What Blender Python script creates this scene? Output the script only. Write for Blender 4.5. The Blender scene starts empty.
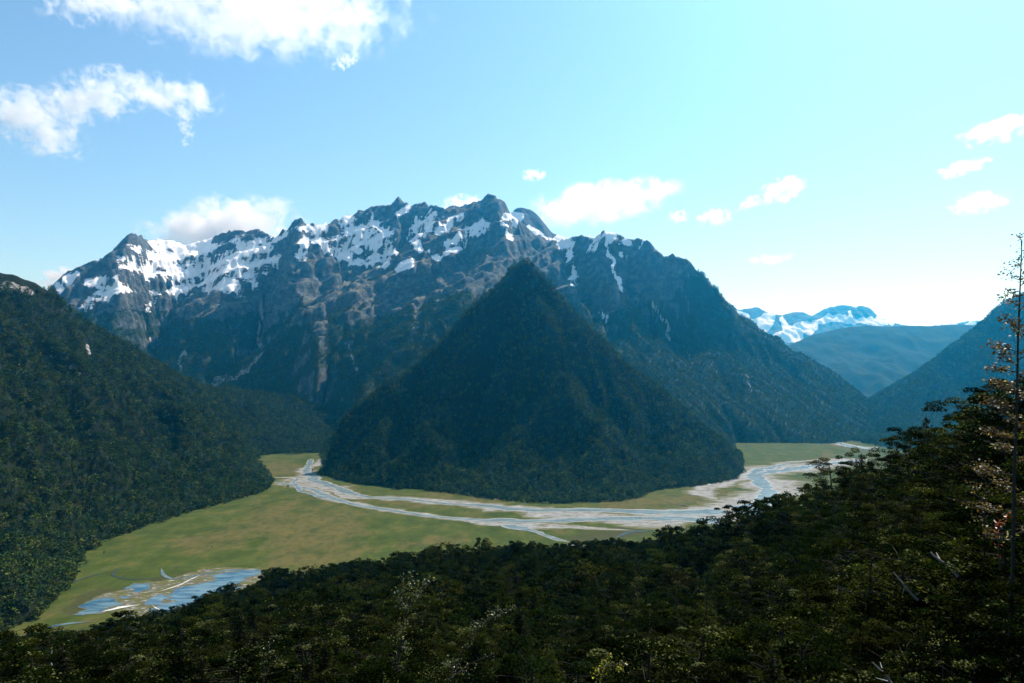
import bpy, bmesh, math, random
import numpy as np
from mathutils import Vector

# ------------------------------------------------------------------ camera, sky, sun, exposure
F_PX, CX, CY, HCAM = 740.0, 512.0, 341.5, 280.0
PITCH = math.atan(30.5 / F_PX)
sc = bpy.context.scene
cam_d = bpy.data.cameras.new('camera'); cam = bpy.data.objects.new('camera', cam_d)
sc.collection.objects.link(cam); sc.camera = cam
cam.location = (0, 0, HCAM); cam.rotation_euler = (math.pi / 2 + PITCH, 0, 0)
cam_d.sensor_width = 36; cam_d.lens = 36 * F_PX / 1024.0
cam_d.clip_start = 0.1; cam_d.clip_end = 90000

SUN_AZ, SUN_EL = math.radians(35), math.radians(48)      # azimuth to the right of the view direction (+Y)
world = bpy.data.worlds.new('World'); sc.world = world; world.use_nodes = True
wt = world.node_tree; wt.nodes.clear()
w_out = wt.nodes.new('ShaderNodeOutputWorld'); w_bg = wt.nodes.new('ShaderNodeBackground')
w_sky = wt.nodes.new('ShaderNodeTexSky'); w_sky.sky_type = 'NISHITA'; w_sky.sun_disc = False
w_sky.sun_elevation = SUN_EL; w_sky.sun_rotation = SUN_AZ
w_sky.altitude = 900; w_sky.air_density = 1.0; w_sky.dust_density = 1.0; w_sky.ozone_density = 1.0
w_tint = wt.nodes.new('ShaderNodeMix'); w_tint.data_type = 'RGBA'; w_tint.blend_type = 'MULTIPLY'
w_tint.inputs['Factor'].default_value = 1.0
w_tint.inputs['B'].default_value = (0.76, 0.93, 0.94, 1)
wt.links.new(w_sky.outputs['Color'], w_tint.inputs['A'])
wt.links.new(w_tint.outputs['Result'], w_bg.inputs['Color'])
w_bg.inputs['Strength'].default_value = 0.132
wt.links.new(w_bg.outputs['Background'], w_out.inputs['Surface'])

sun_d = bpy.data.lights.new('sun', 'SUN'); sun = bpy.data.objects.new('sun', sun_d)
sc.collection.objects.link(sun)
sun_d.energy = 5.0; sun_d.angle = math.radians(0.5); sun_d.color = (1.0, 0.95, 0.88)
SUN_DIR = Vector((math.sin(SUN_AZ) * math.cos(SUN_EL), math.cos(SUN_AZ) * math.cos(SUN_EL), math.sin(SUN_EL)))
sun.rotation_euler = SUN_DIR.to_track_quat('Z', 'Y').to_euler()

vs = sc.view_settings
vs.view_transform = 'Standard'; vs.look = 'None'; vs.gamma = 1; vs.use_curve_mapping = False
vs.exposure = 0.55
sc.cycles.max_bounces = 6; sc.cycles.diffuse_bounces = 2; sc.cycles.glossy_bounces = 2
sc.cycles.transmission_bounces = 3; sc.cycles.transparent_max_bounces = 8; sc.cycles.volume_bounces = 3
sc.cycles.volume_step_rate = 0.3; sc.cycles.volume_max_steps = 256
sc.cycles.use_denoising = True

rng = np.random.default_rng(7)
random.seed(7)
COL = sc.collection

# ------------------------------------------------------------------ helpers: places
def P(u, v, Y):
    """a point seen at (u, v) and standing Y metres away"""
    a, b = (u - CX) / F_PX, (CY - v) / F_PX
    c, s = math.cos(PITCH), math.sin(PITCH)
    dy, dz = c - b * s, s + b * c
    t = Y / dy
    return (a * t, Y, HCAM + dz * t)

def G(u, v, z=0.0):
    """the point of the level z seen at (u, v)"""
    a, b = (u - CX) / F_PX, (CY - v) / F_PX
    c, s = math.cos(PITCH), math.sin(PITCH)
    dy, dz = c - b * s, s + b * c
    t = (z - HCAM) / dz
    return (a * t, dy * t, z)

def proj(x, y, z):
    c, s = math.cos(PITCH), math.sin(PITCH)
    zz = z - HCAM
    d = y * c + zz * s
    up = -y * s + zz * c
    d = np.where(d < 0.1, 0.1, d)
    return CX + F_PX * x / d, CY - F_PX * up / d

# ------------------------------------------------------------------ helpers: numpy noise
def _lat(seed):
    return np.random.default_rng(seed).random((256, 256)).astype(np.float32)
_LATS = {}
def vnoise(x, y, seed=0):
    if seed not in _LATS: _LATS[seed] = _lat(seed + 100)
    L = _LATS[seed]
    xi = np.floor(x).astype(np.int64); yi = np.floor(y).astype(np.int64)
    fx = x - xi; fy = y - yi
    fx = fx * fx * fx * (fx * (fx * 6 - 15) + 10); fy = fy * fy * fy * (fy * (fy * 6 - 15) + 10)
    a = L[xi & 255, yi & 255]; b = L[(xi + 1) & 255, yi & 255]
    c = L[xi & 255, (yi + 1) & 255]; d = L[(xi + 1) & 255, (yi + 1) & 255]
    return (a * (1 - fx) + b * fx) * (1 - fy) + (c * (1 - fx) + d * fx) * fy
def fbm(x, y, octv=5, seed=0, gain=0.5):
    s = 0; a = 1; n = 0
    for i in range(octv):
        s = s + a * (vnoise(x * 2 ** i + 13.7 * i, y * 2 ** i + 7.1 * i, seed + i) * 2 - 1); n += a; a *= gain
    return s / n
def ridged(x, y, octv=5, seed=0, gain=0.5):
    s = 0; a = 1; n = 0
    for i in range(octv):
        s = s + a * (1 - np.abs(vnoise(x * 2 ** i + 3.7 * i, y * 2 ** i + 5.1 * i, seed + i) * 2 - 1)); n += a; a *= gain
    return s / n            # 0..1
def sstep(a, b, x):
    t = np.clip((x - a) / (b - a), 0, 1)
    return t * t * (3 - 2 * t)

# ------------------------------------------------------------------ helpers: terrain
def solve(x0, x1, y0, y1, res, lines, feet=None, base=0.0, its=70):
    """relax a surface through ridge and foot lines (each a list of (x, y, z)); feet = polygon outside which it is base"""
    nx, ny = int((x1 - x0) / res) + 1, int((y1 - y0) / res) + 1
    h = None
    for f in (32, 16, 8, 4, 2, 1):
        cx, cy = max(4, nx // f), max(4, ny // f)
        rx, ry = (x1 - x0) / (cx - 1), (y1 - y0) / (cy - 1)
        acc = np.zeros((cx, cy)); cnt = np.zeros((cx, cy))
        for ln in lines:
            for p, q in zip(ln[:-1], ln[1:]):
                L = math.hypot(q[0] - p[0], q[1] - p[1])
                n = max(2, int(L / min(rx, ry) * 2))
                t = np.linspace(0, 1, n)
                xs = p[0] + (q[0] - p[0]) * t; ys = p[1] + (q[1] - p[1]) * t; zs = p[2] + (q[2] - p[2]) * t
                ix = np.round((xs - x0) / rx).astype(int); iy = np.round((ys - y0) / ry).astype(int)
                ok = (ix >= 0) & (ix < cx) & (iy >= 0) & (iy < cy)
                np.add.at(acc, (ix[ok], iy[ok]), zs[ok]); np.add.at(cnt, (ix[ok], iy[ok]), 1)
        fix = cnt > 0
        val = np.where(fix, acc / np.maximum(cnt, 1), 0)
        if feet is not None:
            gx, gy = np.meshgrid(np.linspace(x0, x1, cx), np.linspace(y0, y1, cy), indexing='ij')
            out = ~inpoly(gx, gy, feet)
            fo = out & ~fix
            val = np.where(fo, base, val); fix = fix | fo
        if h is None: h = np.full((cx, cy), base, float)
        else: h = resize(h, cx, cy)
        h = np.where(fix, val, h)
        for _ in range(its if f < 4 else its * 5):
            p = np.pad(h, 1, mode='edge')
            a = (p[:-2, 1:-1] + p[2:, 1:-1] + p[1:-1, :-2] + p[1:-1, 2:]) * 0.25
            h = np.where(fix, val, a)
    return h, fix

def resize(h, cx, cy):
    xs = np.linspace(0, h.shape[0] - 1, cx); ys = np.linspace(0, h.shape[1] - 1, cy)
    xi = np.clip(np.floor(xs).astype(int), 0, h.shape[0] - 2); yi = np.clip(np.floor(ys).astype(int), 0, h.shape[1] - 2)
    fx = (xs - xi)[:, None]; fy = (ys - yi)[None, :]
    A = h[np.ix_(xi, yi)]; B = h[np.ix_(xi + 1, yi)]; C = h[np.ix_(xi, yi + 1)]; D = h[np.ix_(xi + 1, yi + 1)]
    return (A * (1 - fx) + B * fx) * (1 - fy) + (C * (1 - fx) + D * fx) * fy

def blur(h, n=1):
    for _ in range(n):
        p = np.pad(h, 1, mode='edge')
        h = (p[:-2, 1:-1] + p[2:, 1:-1] + p[1:-1, :-2] + p[1:-1, 2:] + 4 * h) / 8
    return h

def inpoly(x, y, poly):
    r = np.zeros(np.shape(x), bool)
    n = len(poly); j = n - 1
    for i in range(n):
        xi, yi = poly[i][0], poly[i][1]; xj, yj = poly[j][0], poly[j][1]
        c = ((yi > y) != (yj > y)) & (x < (xj - xi) * (y - yi) / ((yj - yi) if yj != yi else 1e-9) + xi)
        r ^= c; j = i
    return r

def erode(h, dx, target, hold, iters=12, K=1.0, m=0.45, up=0.15):
    """stream incision: water runs down the eight ways, valleys deepen where much of it gathers"""
    nx, ny = h.shape; N = nx * ny
    idx = np.arange(N).reshape(nx, ny)
    for it in range(iters):
        h = h + (target - h) * up
        p = np.pad(h, 1, mode='constant', constant_values=1e9)
        pi = np.pad(idx, 1, mode='edge')
        best = np.zeros((nx, ny)); rec = idx.copy(); dist = np.full((nx, ny), dx)
        for ax in (-1, 0, 1):
            for ay in (-1, 0, 1):
                if ax == 0 and ay == 0: continue
                d = dx * math.hypot(ax, ay)
                nb = p[1 + ax:1 + ax + nx, 1 + ay:1 + ay + ny]
                s = (h - nb) / d
                g = s > best
                best = np.where(g, s, best); rec = np.where(g, pi[1 + ax:1 + ax + nx, 1 + ay:1 + ay + ny], rec)
                dist = np.where(g, d, dist)
        order = np.argsort(h.ravel())
        rl = rec.ravel().tolist(); A = [1.0] * N; ol = order.tolist()
        for i in reversed(ol):
            r = rl[i]
            if r != i: A[r] += A[i]
        Aa = np.minimum(np.array(A), 4000) ** m
        k = (K * Aa / dist.ravel() * (1 - hold.ravel())).tolist()
        H = h.ravel().tolist()
        for i in ol:
            r = rl[i]
            if r != i: H[i] = (H[i] + k[i] * H[r]) / (1 + k[i])
        h = np.array(H).reshape(nx, ny)
        h = h * 0.92 + blur(h) * 0.08
    return h

def grid_mesh(name, X, Y, Z, mat, keep=None, attrs=None, smooth=True):
    nx, ny = X.shape
    verts = np.stack([X, Y, Z], -1).reshape(-1, 3).astype(np.float32)
    i = np.arange(nx * ny).reshape(nx, ny)
    q = np.stack([i[:-1, :-1], i[1:, :-1], i[1:, 1:], i[:-1, 1:]], -1).reshape(-1, 4)
    if keep is not None:
        kk = (keep[:-1, :-1] | keep[1:, :-1] | keep[1:, 1:] | keep[:-1, 1:]).ravel()
        q = q[kk]
        used = np.zeros(nx * ny, bool); used[q.ravel()] = True
        remap = np.cumsum(used) - 1
        verts = verts[used]; q = remap[q]
        if attrs: attrs = {k: a.ravel()[used] for k, a in attrs.items()}
    ob = raw_mesh(name, verts, q, mat, smooth)
    if attrs:
        for k, a in attrs.items():
            at = ob.data.attributes.new(k, 'FLOAT', 'POINT')
            at.data.foreach_set('value', np.ascontiguousarray(a.ravel(), dtype=np.float32))
    return ob

def raw_mesh(name, verts, quads, mat, smooth=False, parent=None, k=None, matidx=None):
    quads = np.asarray(quads); k = quads.shape[1]
    me = bpy.data.meshes.new(name)
    me.vertices.add(len(verts)); me.vertices.foreach_set('co', np.asarray(verts, dtype=np.float32).ravel())
    me.loops.add(quads.size); me.loops.foreach_set('vertex_index', quads.ravel().astype(np.int32))
    me.polygons.add(len(quads))
    me.polygons.foreach_set('loop_start', np.arange(0, quads.size, k, dtype=np.int32))
    me.polygons.foreach_set('loop_total', np.full(len(quads), k, dtype=np.int32))
    me.polygons.foreach_set('use_smooth', np.full(len(quads), bool(smooth)))
    if matidx is not None: me.polygons.foreach_set('material_index', np.asarray(matidx, dtype=np.int32))
    me.update(calc_edges=True)
    for m_ in (mat if isinstance(mat, (list, tuple)) else [mat]):
        if m_: me.materials.append(m_)
    ob = bpy.data.objects.new(name, me); COL.objects.link(ob)
    if parent: ob.parent = parent
    return ob

def tag(o, label=None, cat=None, group=None, kind=None):
    if label: o['label'] = label
    if cat: o['category'] = cat
    if group: o['group'] = group
    if kind: o['kind'] = kind
    return o

# ------------------------------------------------------------------ helpers: materials
class NT:
    def __init__(s, name):
        s.m = bpy.data.materials.new(name); s.m.use_nodes = True
        s.t = s.m.node_tree; s.t.nodes.clear()
        s.out = s.n('ShaderNodeOutputMaterial')
    def n(s, typ, **kw):
        nd = s.t.nodes.new(typ)
        for k, v in kw.items(): setattr(nd, k, v)
        return nd
    def l(s, a, b): s.t.links.new(a, b)
    def pos(s): return s.n('ShaderNodeNewGeometry').outputs['Position']
    def noise(s, scale, detail=5, rough=0.6, vec=None, sx=None, dist=0.0):
        nd = s.n('ShaderNodeTexNoise'); nd.inputs['Scale'].default_value = scale
        nd.inputs['Detail'].default_value = detail; nd.inputs['Roughness'].default_value = rough
        nd.inputs['Distortion'].default_value = dist
        v = vec or s.pos()
        if sx:
            mp = s.n('ShaderNodeMapping'); mp.inputs['Scale'].default_value = sx; s.l(v, mp.inputs['Vector']); v = mp.outputs['Vector']
        s.l(v, nd.inputs['Vector']); return nd.outputs['Fac']
    def attr(s, name): return s.n('ShaderNodeAttribute', attribute_name=name).outputs['Fac']
    def math(s, op, a, b=None, c=None, clamp=False):
        nd = s.n('ShaderNodeMath', operation=op, use_clamp=clamp)
        for i, x in enumerate((a, b, c)):
            if x is None: continue
            if isinstance(x, (int, float)): nd.inputs[i].default_value = x
            else: s.l(x, nd.inputs[i])
        return nd.outputs[0]
    def mapr(s, x, a, b, c=0.0, d=1.0, smooth=True):
        nd = s.n('ShaderNodeMapRange'); nd.interpolation_type = 'SMOOTHSTEP' if smooth else 'LINEAR'
        s.l(x, nd.inputs['Value'])
        for k, v in (('From Min', a), ('From Max', b), ('To Min', c), ('To Max', d)): nd.inputs[k].default_value = v
        return nd.outputs['Result']
    def mix(s, f, a, b, mode='MIX'):
        nd = s.n('ShaderNodeMix'); nd.data_type = 'RGBA'; nd.blend_type = mode
        for k, x in (('Factor', f), ('A', a), ('B', b)):
            if isinstance(x, (int, float)): nd.inputs[k].default_value = x
            elif isinstance(x, tuple): nd.inputs[k].default_value = (*x, 1) if len(x) == 3 else x
            else: s.l(x, nd.inputs[k])
        return nd.outputs['Result']
    def ramp(s, f, stops):
        nd = s.n('ShaderNodeValToRGB'); e = nd.color_ramp.elements
        while len(e) < len(stops): e.new(0.5)
        for i, (p, c) in enumerate(stops): e[i].position = p; e[i].color = (*c, 1)
        s.l(f, nd.inputs['Fac']); return nd.outputs['Color']
    def bump(s, h, strength=0.5, dist=1.0):
        nd = s.n('ShaderNodeBump'); nd.inputs['Strength'].default_value = strength; nd.inputs['Distance'].default_value = dist
        s.l(h, nd.inputs['Height']); return nd.outputs['Normal']
    def bsdf(s, col, rough=0.9, normal=None, spec=0.2, **kw):
        b = s.n('ShaderNodeBsdfPrincipled')
        if isinstance(col, tuple): b.inputs['Base Color'].default_value = (*col, 1)
        else: s.l(col, b.inputs['Base Color'])
        if isinstance(rough, (int, float)): b.inputs['Roughness'].default_value = rough
        else: s.l(rough, b.inputs['Roughness'])
        b.inputs['Specular IOR Level'].default_value = spec
        if normal is not None: s.l(normal, b.inputs['Normal'])
        for k, v in kw.items(): b.inputs[k].default_value = v
        return b
    def done(s, b):
        s.l(b.outputs[0], s.out.inputs['Surface']); return s.m

# ------------------------------------------------------------------ terrain materials
def mat_massif():
    t = NT('alpine_rock')
    snow_a = t.attr('snow'); alt = t.n('ShaderNodeSeparateXYZ'); t.l(t.pos(), alt.inputs[0]); z = alt.outputs['Z']
    nrm = t.n('ShaderNodeSeparateXYZ'); t.l(t.n('ShaderNodeNewGeometry').outputs['Normal'], nrm.inputs[0]); up = nrm.outputs['Z']
    n1 = t.noise(0.004, 6, 0.62); n2 = t.noise(0.03, 5, 0.65); n3 = t.noise(0.012, 6, 0.6, sx=(1, 1, 2.5))
    rock = t.ramp(n2, [(0.3, (0.028, 0.040, 0.045)), (0.5, (0.075, 0.092, 0.098)), (0.7, (0.19, 0.205, 0.20))])
    tus = t.mix(n1, (0.095, 0.10, 0.07), (0.19, 0.19, 0.145))
    g = t.math('MULTIPLY', t.mapr(t.math('ADD', up, t.math('MULTIPLY', n3, 0.5)), 0.92, 1.1), t.attr('bench'))
    col = t.mix(g, rock, tus)
    tree = t.mix(n2, (0.012, 0.026, 0.012), (0.04, 0.06, 0.028))
    f = t.attr('wood')
    f = t.mapr(t.math('ADD', f, t.math('MULTIPLY', t.math('SUBTRACT', n3, 0.5), 1.1)), 0.4, 0.55)
    col = t.mix(f, col, tree)
    scree = t.mapr(t.math('ADD', t.attr('scree'), t.math('MULTIPLY', t.math('SUBTRACT', n2, 0.5), 0.8)), 0.45, 0.6)
    col = t.mix(scree, col, (0.42, 0.39, 0.35))
    n5 = t.noise(0.022, 6, 0.7, sx=(1, 1, 3.5)); sb = t.math('ADD', snow_a, t.math('MULTIPLY', t.math('SUBTRACT', n5, 0.5), 0.75))
    s = t.mapr(sb, 0.42, 0.50)
    col = t.mix(s, col, (0.86, 0.88, 0.90))
    nb = t.noise(0.06, 6, 0.7)
    hb = t.math('MULTIPLY', nb, t.math('SUBTRACT', 1.15, s))
    return t.done(t.bsdf(col, 0.92, t.bump(hb, 0.9, 14.0), 0.15))

def mat_wood(name, c0, c1, dist=4.0):
    t = NT(name)
    n2 = t.noise(0.05, 4, 0.6)
    col = t.mix(n2, c0, c1)
    b = t.attr('bare')
    rk = t.ramp(t.noise(0.08, 4, 0.6), [(0.35, (0.10, 0.10, 0.09)), (0.65, (0.42, 0.40, 0.37))])
    col = t.mix(t.mapr(t.math('ADD', b, t.math('MULTIPLY', t.math('SUBTRACT', t.noise(0.03, 4, 0.6), 0.5), 0.9)), 0.45, 0.6), col, rk)
    return t.done(t.bsdf(col, 1.0, t.bump(t.noise(0.12, 4, 0.7), 0.8, dist), 0.05))

M_MASSIF = mat_massif()
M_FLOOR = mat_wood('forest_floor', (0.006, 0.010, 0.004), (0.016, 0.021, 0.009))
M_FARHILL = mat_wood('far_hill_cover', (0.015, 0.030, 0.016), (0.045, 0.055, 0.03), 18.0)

def line(*pts, dz=0):
    return [tuple(np.array(P(*p)) + np.array((0, 0, dz))) for p in pts]

# ------------------------------------------------------------------ the main massif
def capsule(u, v, segs, warp=2.5):
    """how deep (u, v) lies in any of the strokes (u0, v0, u1, v1, r0, r1)"""
    m = np.zeros_like(u)
    u, v = u + warp * fbm(u / 9, v / 9, 3, 91) * 2, v + warp * fbm(u / 9, v / 9, 3, 94) * 2
    for (a, b, c, d, r0, r1) in segs:
        L = (c - a) ** 2 + (d - b) ** 2 + 1e-6
        t = np.clip(((u - a) * (c - a) + (v - b) * (d - b)) / L, 0, 1)
        r = r0 + (r1 - r0) * t
        m = np.maximum(m, np.clip(1.0 - 0.5 * np.hypot(u - a - t * (c - a), v - b - t * (d - b)) / r, 0, 1))
    return m

SKY_RIDGE = line((-60, 330, 4300), (20, 300, 4300), (52, 287, 4350), (75, 271, 4450), (100, 262, 4550), (115, 249, 4650), (122, 240, 4700), (130, 233, 4720),
    (140, 238, 4760), (143, 234, 4900), (150, 238, 5000), (165, 240, 5100), (185, 246, 5250), (210, 240, 5300), (228, 231, 5200), (240, 229, 5200), (258, 228, 5200), (270, 237, 5150), (285, 230, 5050),
    (300, 216, 5000), (306, 222, 5020), (325, 226, 5100), (335, 219, 5150), (352, 214, 5200), (362, 207, 5200), (375, 205, 5200), (385, 208, 5150), (393, 201, 5180), (399, 198, 5200), (410, 203, 5180),
    (422, 202, 5150), (432, 204, 5100), (450, 207, 5000), (470, 207, 4850), (480, 200, 4700), (488, 195, 4620), (494, 194, 4600), (502, 200, 4620), (506, 209, 4650), (513, 218, 4700), (528, 230, 4780), (545, 240, 4700),
    (562, 240, 4450), (577, 236, 4350), (592, 237, 4250), (604, 228, 4200), (614, 234, 4180), (624, 237, 4150), (640, 238, 4100), (646, 238, 4100), (655, 249, 4050), (665, 256, 4000), (668, 252, 4000), (680, 255, 3980), (690, 262, 3960),
    (702, 272, 3920), (718, 290, 3880), (730, 306, 3850), (745, 325, 3820), (760, 336, 3820), (780, 346, 3830), (800, 354, 3850), (830, 372, 3900), (850, 386, 3950), (866, 404, 4000), (872, 416, 4000))
MASSIF_LINES = [
    SKY_RIDGE,
    line((130, 233, 4720), (124, 262, 4500), (116, 300, 4250), (110, 340, 4050), (110, 372, 3900)),
    line((165, 240, 5100), (150, 272, 4800), (139, 305, 4450), (133, 340, 4200), (130, 372, 4000)),
    line((143, 240, 4800), (134, 285, 4500), (128, 320, 4260)),
    line((240, 229, 5200), (226, 262, 4950), (212, 292, 4600), (196, 325, 4350), (182, 350, 4200), (176, 375, 4050)),
    line((258, 228, 5200), (250, 270, 4900), (244, 305, 4500), (236, 340, 4250), (222, 366, 4080)),
    line((300, 216, 5000), (292, 248, 4750), (283, 285, 4500), (276, 325, 4200), (268, 360, 3900), (262, 385, 3650)),
    line((352, 214, 5200), (338, 240, 4950), (318, 262, 4700), (300, 285, 4450), (290, 310, 4200), (287, 345, 3900), (290, 380, 3600)),
    line((399, 198, 5200), (400, 228, 4950), (388, 252, 4700), (360, 275, 4450), (325, 296, 4200), (296, 318, 4000)),
    line((494, 194, 4600), (478, 226, 4380), (452, 250, 4230), (415, 272, 4080), (375, 290, 3950), (335, 306, 3820), (308, 324, 3650), (312, 350, 3520), (318, 375, 3380)),
    line((494, 194, 4600), (505, 232, 4250), (500, 262, 4000), (470, 290, 3700), (435, 316, 3450), (405, 336, 3250), (372, 360, 3000), (345, 390, 2750)),
    line((475, 300, 3600), (440, 345, 3150), (400, 375, 2800)),
    line((528, 230, 4780), (535, 262, 4300), (540, 300, 3800), (545, 330, 3400)),
    line((562, 240, 4450), (572, 262, 4200), (588, 300, 3850), (610, 335, 3550), (640, 362, 3350), (690, 392, 3120), (745, 420, 2990), (800, 432, 2980)),
    line((592, 237, 4250), (604, 270, 4000), (624, 310, 3750), (655, 350, 3500), (690, 378, 3300)),
    line((604, 228, 4200), (622, 262, 3980), (645, 300, 3800), (672, 340, 3600), (720, 380, 3350), (760, 404, 3200)),
    line((646, 238, 4100), (664, 275, 3950), (690, 310, 3780), (715, 345, 3620), (765, 385, 3420), (815, 412, 3300)),
    line((702, 272, 3920), (722, 315, 3800), (752, 352, 3680), (795, 385, 3550), (845, 412, 3450)),
    # valley lines: gullies between the spurs and the hanging valley at the left
    line((278, 262, 5000), (262, 300, 4700), (258, 335, 4420), (250, 360, 4280), (228, 377, 4150), (210, 386, 4000), (206, 392, 3750)),
    line((205, 285, 5050), (175, 300, 4750), (158, 330, 4500), (150, 352, 4350), (172, 380, 4080), (206, 390, 3850)),
    line((572, 285, 4220), (590, 335, 3900), (622, 372, 3560)),
    line((628, 290, 4020), (650, 335, 3820), (690, 372, 3500)),
    line((420, 235, 5000), (400, 262, 4850), (345, 285, 4650), (310, 305, 4350)),
    line((470, 262, 4300), (410, 300, 4000), (350, 322, 3750), (330, 350, 3560)),
]
MX0, MX1, MY0, MY1 = -3750, 2400, 2300, 6400
MFEET = [(-3750, 3700), (-2200, 3650), (-1400, 3560), (-1080, 3480), (-800, 3200), (-640, 2900), (-500, 2500), (-420, 2300), (500, 2300), (760, 2550), G(735, 443)[:2], G(790, 443)[:2], G(835, 444)[:2], G(880, 436)[:2],
         (2000, 3600), (2400, 4000), (2400, 5000), (1500, 6100), (-3700, 6400)]
RES = 21.0
h, fix = solve(MX0, MX1, MY0, MY1, RES, MASSIF_LINES, MFEET, -6.0)
gx, gy = np.meshgrid(np.linspace(MX0, MX1, h.shape[0]), np.linspace(MY0, MY1, h.shape[1]), indexing='ij')
amp = sstep(20, 500, h)
wx = gx + 90 * fbm(gx / 300, gy / 300, 3, 71); wy = gy + 90 * fbm(gx / 300, gy / 300, 3, 72)
seed_n = fbm(wx / 420, wy / 420, 6, 3, 0.6) * 140 * amp
# hold the skyline where it is, let everything else weather
skx = np.zeros_like(h)
kk = np.full(h.shape, 1e9)
for a, b in zip(SKY_RIDGE[:-1], SKY_RIDGE[1:]):
    L = (b[0] - a[0]) ** 2 + (b[1] - a[1]) ** 2 + 1e-6
    t_ = np.clip(((gx - a[0]) * (b[0] - a[0]) + (gy - a[1]) * (b[1] - a[1])) / L, 0, 1)
    kk = np.minimum(kk, np.hypot(gx - a[0] - t_ * (b[0] - a[0]), gy - a[1] - t_ * (b[1] - a[1])))
near = 1 - sstep(0, 160, kk)
h0 = h + seed_n * (1 - near)
h1 = erode(h0, RES, h0, np.clip(near * 1.2, 0, 0.97), iters=14, K=1.25, m=0.42, up=0.14)
r2 = 11.5
n2x, n2y = int((MX1 - MX0) / r2), int((MY1 - MY0) / r2)
h2 = resize(h1, n2x, n2y); k2 = resize(kk, n2x, n2y)
gx2, gy2 = np.meshgrid(np.linspace(MX0, MX1, n2x), np.linspace(MY0, MY1, n2y), indexing='ij')
h2 = h2 + fbm(gx2 / 75, gy2 / 75, 4, 81, 0.65) * 42 * sstep(30, 400, h2) * (0.3 + 0.7 * sstep(0, 90, k2))
h1 = erode(h2, r2, h2, 0.9 * (1 - sstep(0, 70, k2)), iters=4, K=0.9, m=0.42, up=0.12)
h1 = np.where(h1 < -6, -6, h1)
FX, FY = int((MX1 - MX0) / 8.2), int((MY1 - MY0) / 8.2)
H = resize(h1, FX, FY)
K_ = resize(kk, FX, FY)
gx, gy = np.meshgrid(np.linspace(MX0, MX1, FX), np.linspace(MY0, MY1, FY), indexing='ij')
am = sstep(30, 500, H)
# strata: long ledges that dip to the lower left, as on the photographed faces
wq = H - 0.40 * gx + 70 * fbm(gx / 420, gy / 420, 4, 21)
lw = sstep(900, 300, gx)
ledge = np.abs(((wq / (150.0)) % 1) - 0.5) * 2
ledge2 = np.abs(((wq / 61.0) % 1) - 0.5) * 2
det = fbm(gx / 32, gy / 32, 3, 41, 0.6) * 9 + lw * ((ledge - 0.5) * 40 * (0.4 + 0.8 * vnoise(gx / 300, gy / 300, 23)) + (ledge2 - 0.5) * 14)
H = H + det * am * (0.4 + 0.6 * sstep(0, 90, K_)) + am * (ridged(gx / 70, gy / 70, 4, 77, 0.6) - 0.6) * 56 * (1 - sstep(20, 110, K_))
dHx, dHy = np.gradient(H, gx[1, 0] - gx[0, 0], gy[0, 1] - gy[0, 0])
slope = np.hypot(dHx, dHy)
U, V = proj(gx, gy, H)
conc = blur(H, 8) - H
SNOW = [(60, 285, 75, 275, 4, 3), (88, 283, 120, 287, 3, 9), (100, 300, 86, 306, 3, 4), (118, 284, 98, 300, 7, 4), (130, 262, 148, 272, 8, 7), (140, 252, 150, 262, 8, 8), (158, 250, 200, 250, 12, 14), (165, 262, 180, 275, 9, 7),
        (200, 262, 180, 292, 14, 7), (225, 262, 205, 285, 10, 6), (170, 285, 178, 300, 4, 3), (240, 244, 262, 250, 6, 9), (262, 252, 225, 268, 8, 8), (215, 268, 250, 272, 7, 6), (240, 272, 275, 262, 5, 5), (222, 282, 238, 292, 5, 4), (256, 288, 250, 275, 4, 3),
        (155, 295, 148, 312, 2.5, 3.5), (285, 232, 278, 240, 3, 4), (300, 230, 322, 228, 4, 5), (304, 238, 300, 252, 3, 5), (318, 240, 330, 248, 4, 4), (348, 222, 356, 240, 5, 7), (356, 232, 392, 240, 7, 7), (340, 244, 385, 244, 6, 6), (335, 250, 360, 262, 5, 3), (378, 250, 370, 262, 5, 4),
        (393, 248, 380, 262, 3.5, 4), (370, 218, 378, 226, 3, 2), (398, 214, 408, 208, 2, 2), (418, 220, 414, 236, 3.5, 4), (440, 225, 420, 232, 3.5, 3), (430, 217, 425, 225, 4, 3), (462, 215, 440, 232, 2.5, 2.5), (480, 226, 445, 246, 4.5, 3.0), (484, 230, 474, 240, 3, 2), (464, 246, 446, 254, 3, 2.4), (410, 262, 398, 268, 2.6, 3), (386, 264, 376, 262, 2, 4), (430, 252, 440, 262, 1.5, 2), (418, 240, 420, 252, 3, 2),
        (509, 215, 514, 226, 3, 4), (502, 224, 512, 236, 2.0, 2), (566, 240, 572, 244, 5, 4), (590, 236, 612, 238, 3, 3.5), (570, 248, 574, 285, 2.2, 3.0), (604, 240, 612, 262, 2, 1.4), (612, 262, 622, 290, 1.2, 1), (625, 240, 638, 248, 2.5, 2), (632, 262, 622, 252, 1.8, 2), (594, 248, 590, 252, 3, 3),
        (606, 232, 608, 246, 1.8, 2), (598, 310, 606, 318, 2.2, 3), (645, 240, 640, 250, 1.5, 1)]
sn = capsule(U, V, [b[:4] + (b[4] * 1.3 + .3, b[5] * 1.3 + .3) for b in SNOW])
front = dHy > -0.3
sn = sn * (1 - 0.5 * sstep(1.6, 2.8, slope)) + 0.22 * (sstep(-4, 6, conc) - 0.25) * (sn > 0.05)
sn = np.maximum(sn, 0.42 * sstep(1100, 1500, H) * sstep(1.5, 0.7, slope) + 0.2 * sstep(0, 8, conc) * sstep(1000, 1300, H))
treeline = 620 + 170 * fbm(gx / 260, gy / 260, 4, 55) + 120 * sstep(300, 1400, gx)
wood = sstep(150, -150, H - treeline) * sstep(4.2, 2.6, slope)
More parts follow.
